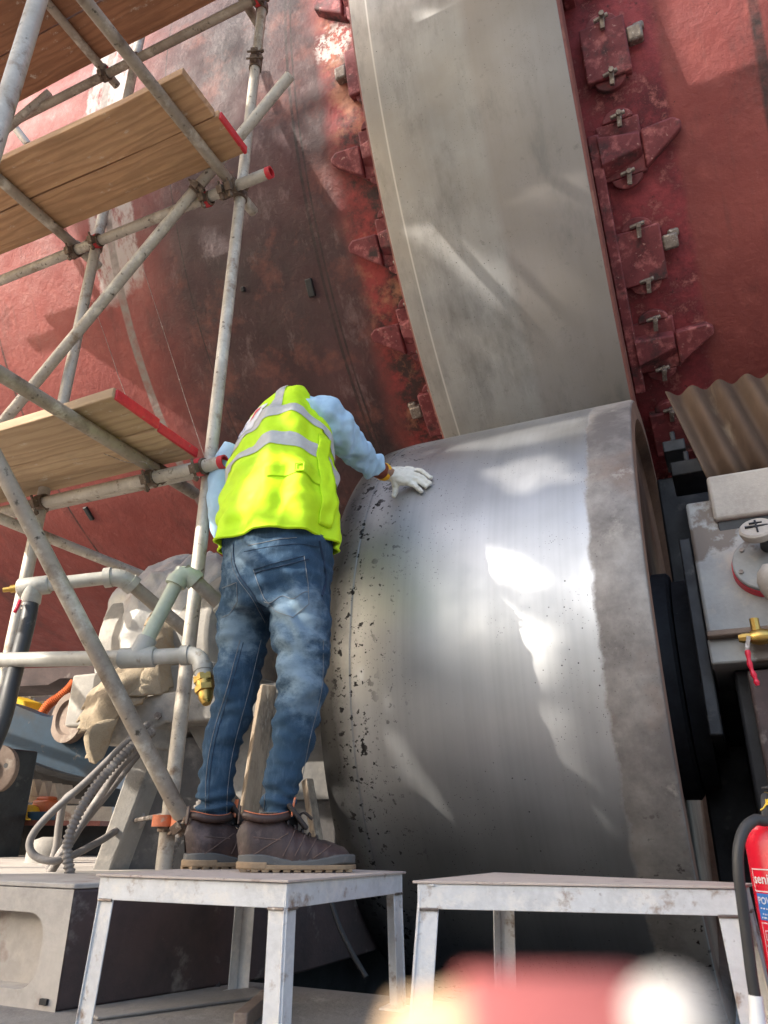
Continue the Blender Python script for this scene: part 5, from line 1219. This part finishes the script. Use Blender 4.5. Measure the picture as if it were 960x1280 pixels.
# ================================================================== UNSEEN GOBO SHEET ADDED BEHIND THE CAMERA (shapes sun patches and shade)
TY = -2.2
def back(p):
    t = (p.y-TY)/LD.y; q = p-LD*t; return (q.x, q.z)
def on_roller(pts): return [back(on_cyl(x, y, YR, ZR, RR)) for x, y in pts]
def on_ring(pts): return [back(on_cyl(x, y, YK, ZK, RT)) for x, y in pts]
def on_shell(pts): return [back(on_cyl(x, y, YK, ZK, RS)) for x, y in pts]
sun_holes = [on_roller(p) for p in (  # holes shaped so sunlight lands as patches on roller, ring and shell
    [(612,697),(640,695),(692,724),(690,738),(640,728),(610,712)],
    [(592,766),(604,767),(624,758),(640,768),(700,796),(704,846),(690,852),(660,862),(610,860),(597,820)],
    [(620,903),(715,885),(725,960),(765,1010),(730,1020),(690,1000),(650,955)],
    [(610,590),(700,570),(730,600),(650,622)], [(462,845),(487,885),(472,890)],
    [(485,922),(502,926),(545,985),(560,1030),(525,1000)], [(395,940),(440,1000),(430,1015),(392,985)], [(540,566),(640,541),(740,521),(740,540),(640,562)])]
sun_holes += [on_ring(p) for p in (
    [(472,165),(500,180),(540,300),(520,315),(485,240)], [(530,280),(600,320),(680,310),(725,360),(690,400),(620,385),(560,330)],
    [(590,432),(690,425),(725,455),(640,475)], [(520,20),(640,-10),(690,50),(560,75)], [(460,130),(560,120),(640,170),(720,190),(728,240),(600,230),(500,180)])]
sun_holes += [on_shell(p) for p in (
    [(385,165),(420,150),(450,130),(455,152),(400,184)], [(330,125),(388,175),(372,192),(335,165)], [(265,325),(300,365),(345,385),(330,330)],
    [(405,395),(440,400),(470,430),(505,535),(470,530),(440,470)], [(255,300),(275,290),(380,400),(420,470),(390,455),(320,390)], [(370,-20),(430,20),(440,120),(395,190),(372,120)], [(395,200),(420,215),(475,330),(455,330)], [(430,330),(455,335),(500,440),(480,440)], [(215,385),(260,370),(335,465),(280,440)], [(830,-60),(980,-60),(980,200),(900,180),(850,60)], [(340,-60),(425,-60),(430,60),(350,40)])]
def inside(x, z, P):
    r = False; j = len(P)-1
    for i in range(len(P)):
        if (P[i][1] > z) != (P[j][1] > z) and x < (P[j][0]-P[i][0])*(z-P[i][1])/(P[j][1]-P[i][1])+P[i][0]: r = not r
        j = i
    return r
tx0, tx1, tz0, tz1, cs = -7.8, -2.5, 2.0, 7.7, .03
cut_l = back(D(262, 900, 2.5))
q = MB(); nx, nz_ = int((tx1-tx0)/cs), int((tz1-tz0)/cs); ids = {}
def vid(i, j):
    if (i, j) not in ids:
        x, z = tx0+i*cs, tz0+j*cs
        ids[(i, j)] = len(q.v); q.v.append(Vector((x, TY+.05*math.sin(x*2.3)*math.sin(z*1.7), z)))
    return ids[(i, j)]
bb = [(min(p[0] for p in P), max(p[0] for p in P), min(p[1] for p in P), max(p[1] for p in P), P) for P in sun_holes]
for i in range(nx):
    for j in range(nz_):
        x, z = tx0+(i+.5)*cs, tz0+(j+.5)*cs
        if x < cut_l[0]+.25*(z-cut_l[1]) and z < cut_l[1]+.7: continue
        if any(a <= x <= b and c <= z <= d and inside(x, z, P) for a, b, c, d, P in bb): continue
        q.f.append((vid(i, j), vid(i+1, j), vid(i+1, j+1), vid(i, j+1)))
M_gobo = mat('translucent_gobo', (.20,.21,.21), (.16,.17,.17), 2, rough=.8)
tt_ = M_gobo.node_tree; tr_ = tt_.nodes.new('ShaderNodeBsdfTranslucent'); tr_.inputs[0].default_value = (.45,.43,.40,1); mx_ = tt_.nodes.new('ShaderNodeMixShader'); mx_.inputs[0].default_value = .3
_o = [n for n in tt_.nodes if n.type == 'OUTPUT_MATERIAL'][0]; _b = [n for n in tt_.nodes if n.type == 'BSDF_PRINCIPLED'][0]
tt_.links.new(_b.outputs[0], mx_.inputs[1]); tt_.links.new(tr_.outputs[0], mx_.inputs[2]); tt_.links.new(mx_.outputs[0], _o.inputs[0])
shade_gobo = q.build('added_gobo', M_gobo, None, smooth=180); tag(shade_gobo, 'added light-shaping tarpaulin hung on a pole frame opposite the kiln', 'gobo')
tf = thing('added_pole_frame', (-6.0, TY-.1, 0), 'added unseen pole frame for the light-shaping tarpaulin', 'frame')
for x in (-7.8, -2.5): MB().tube([(x, TY-.08, 0), (x, TY-.08, 7.8)], .04, 12).build('pole', M_tube, tf, smooth=60)
MB().tube([(-7.85, TY-.08, 7.72), (-2.45, TY-.08, 7.72)], .04, 12).build('rail', M_tube, tf, smooth=60)

# unseen dark wall added behind the camera to dim low sky light
pw = thing('added_dark_wall', (0, -9, 0), 'unseen dark grey sheet metal wall added opposite the kiln to dim low light', 'wall')
for k in range(12): MB().box((-13+2.2*k, -9, 1.5), (1.09, .05, 1.5)).build('wall_sheet', M_ped_dark, pw, bevel=.01)
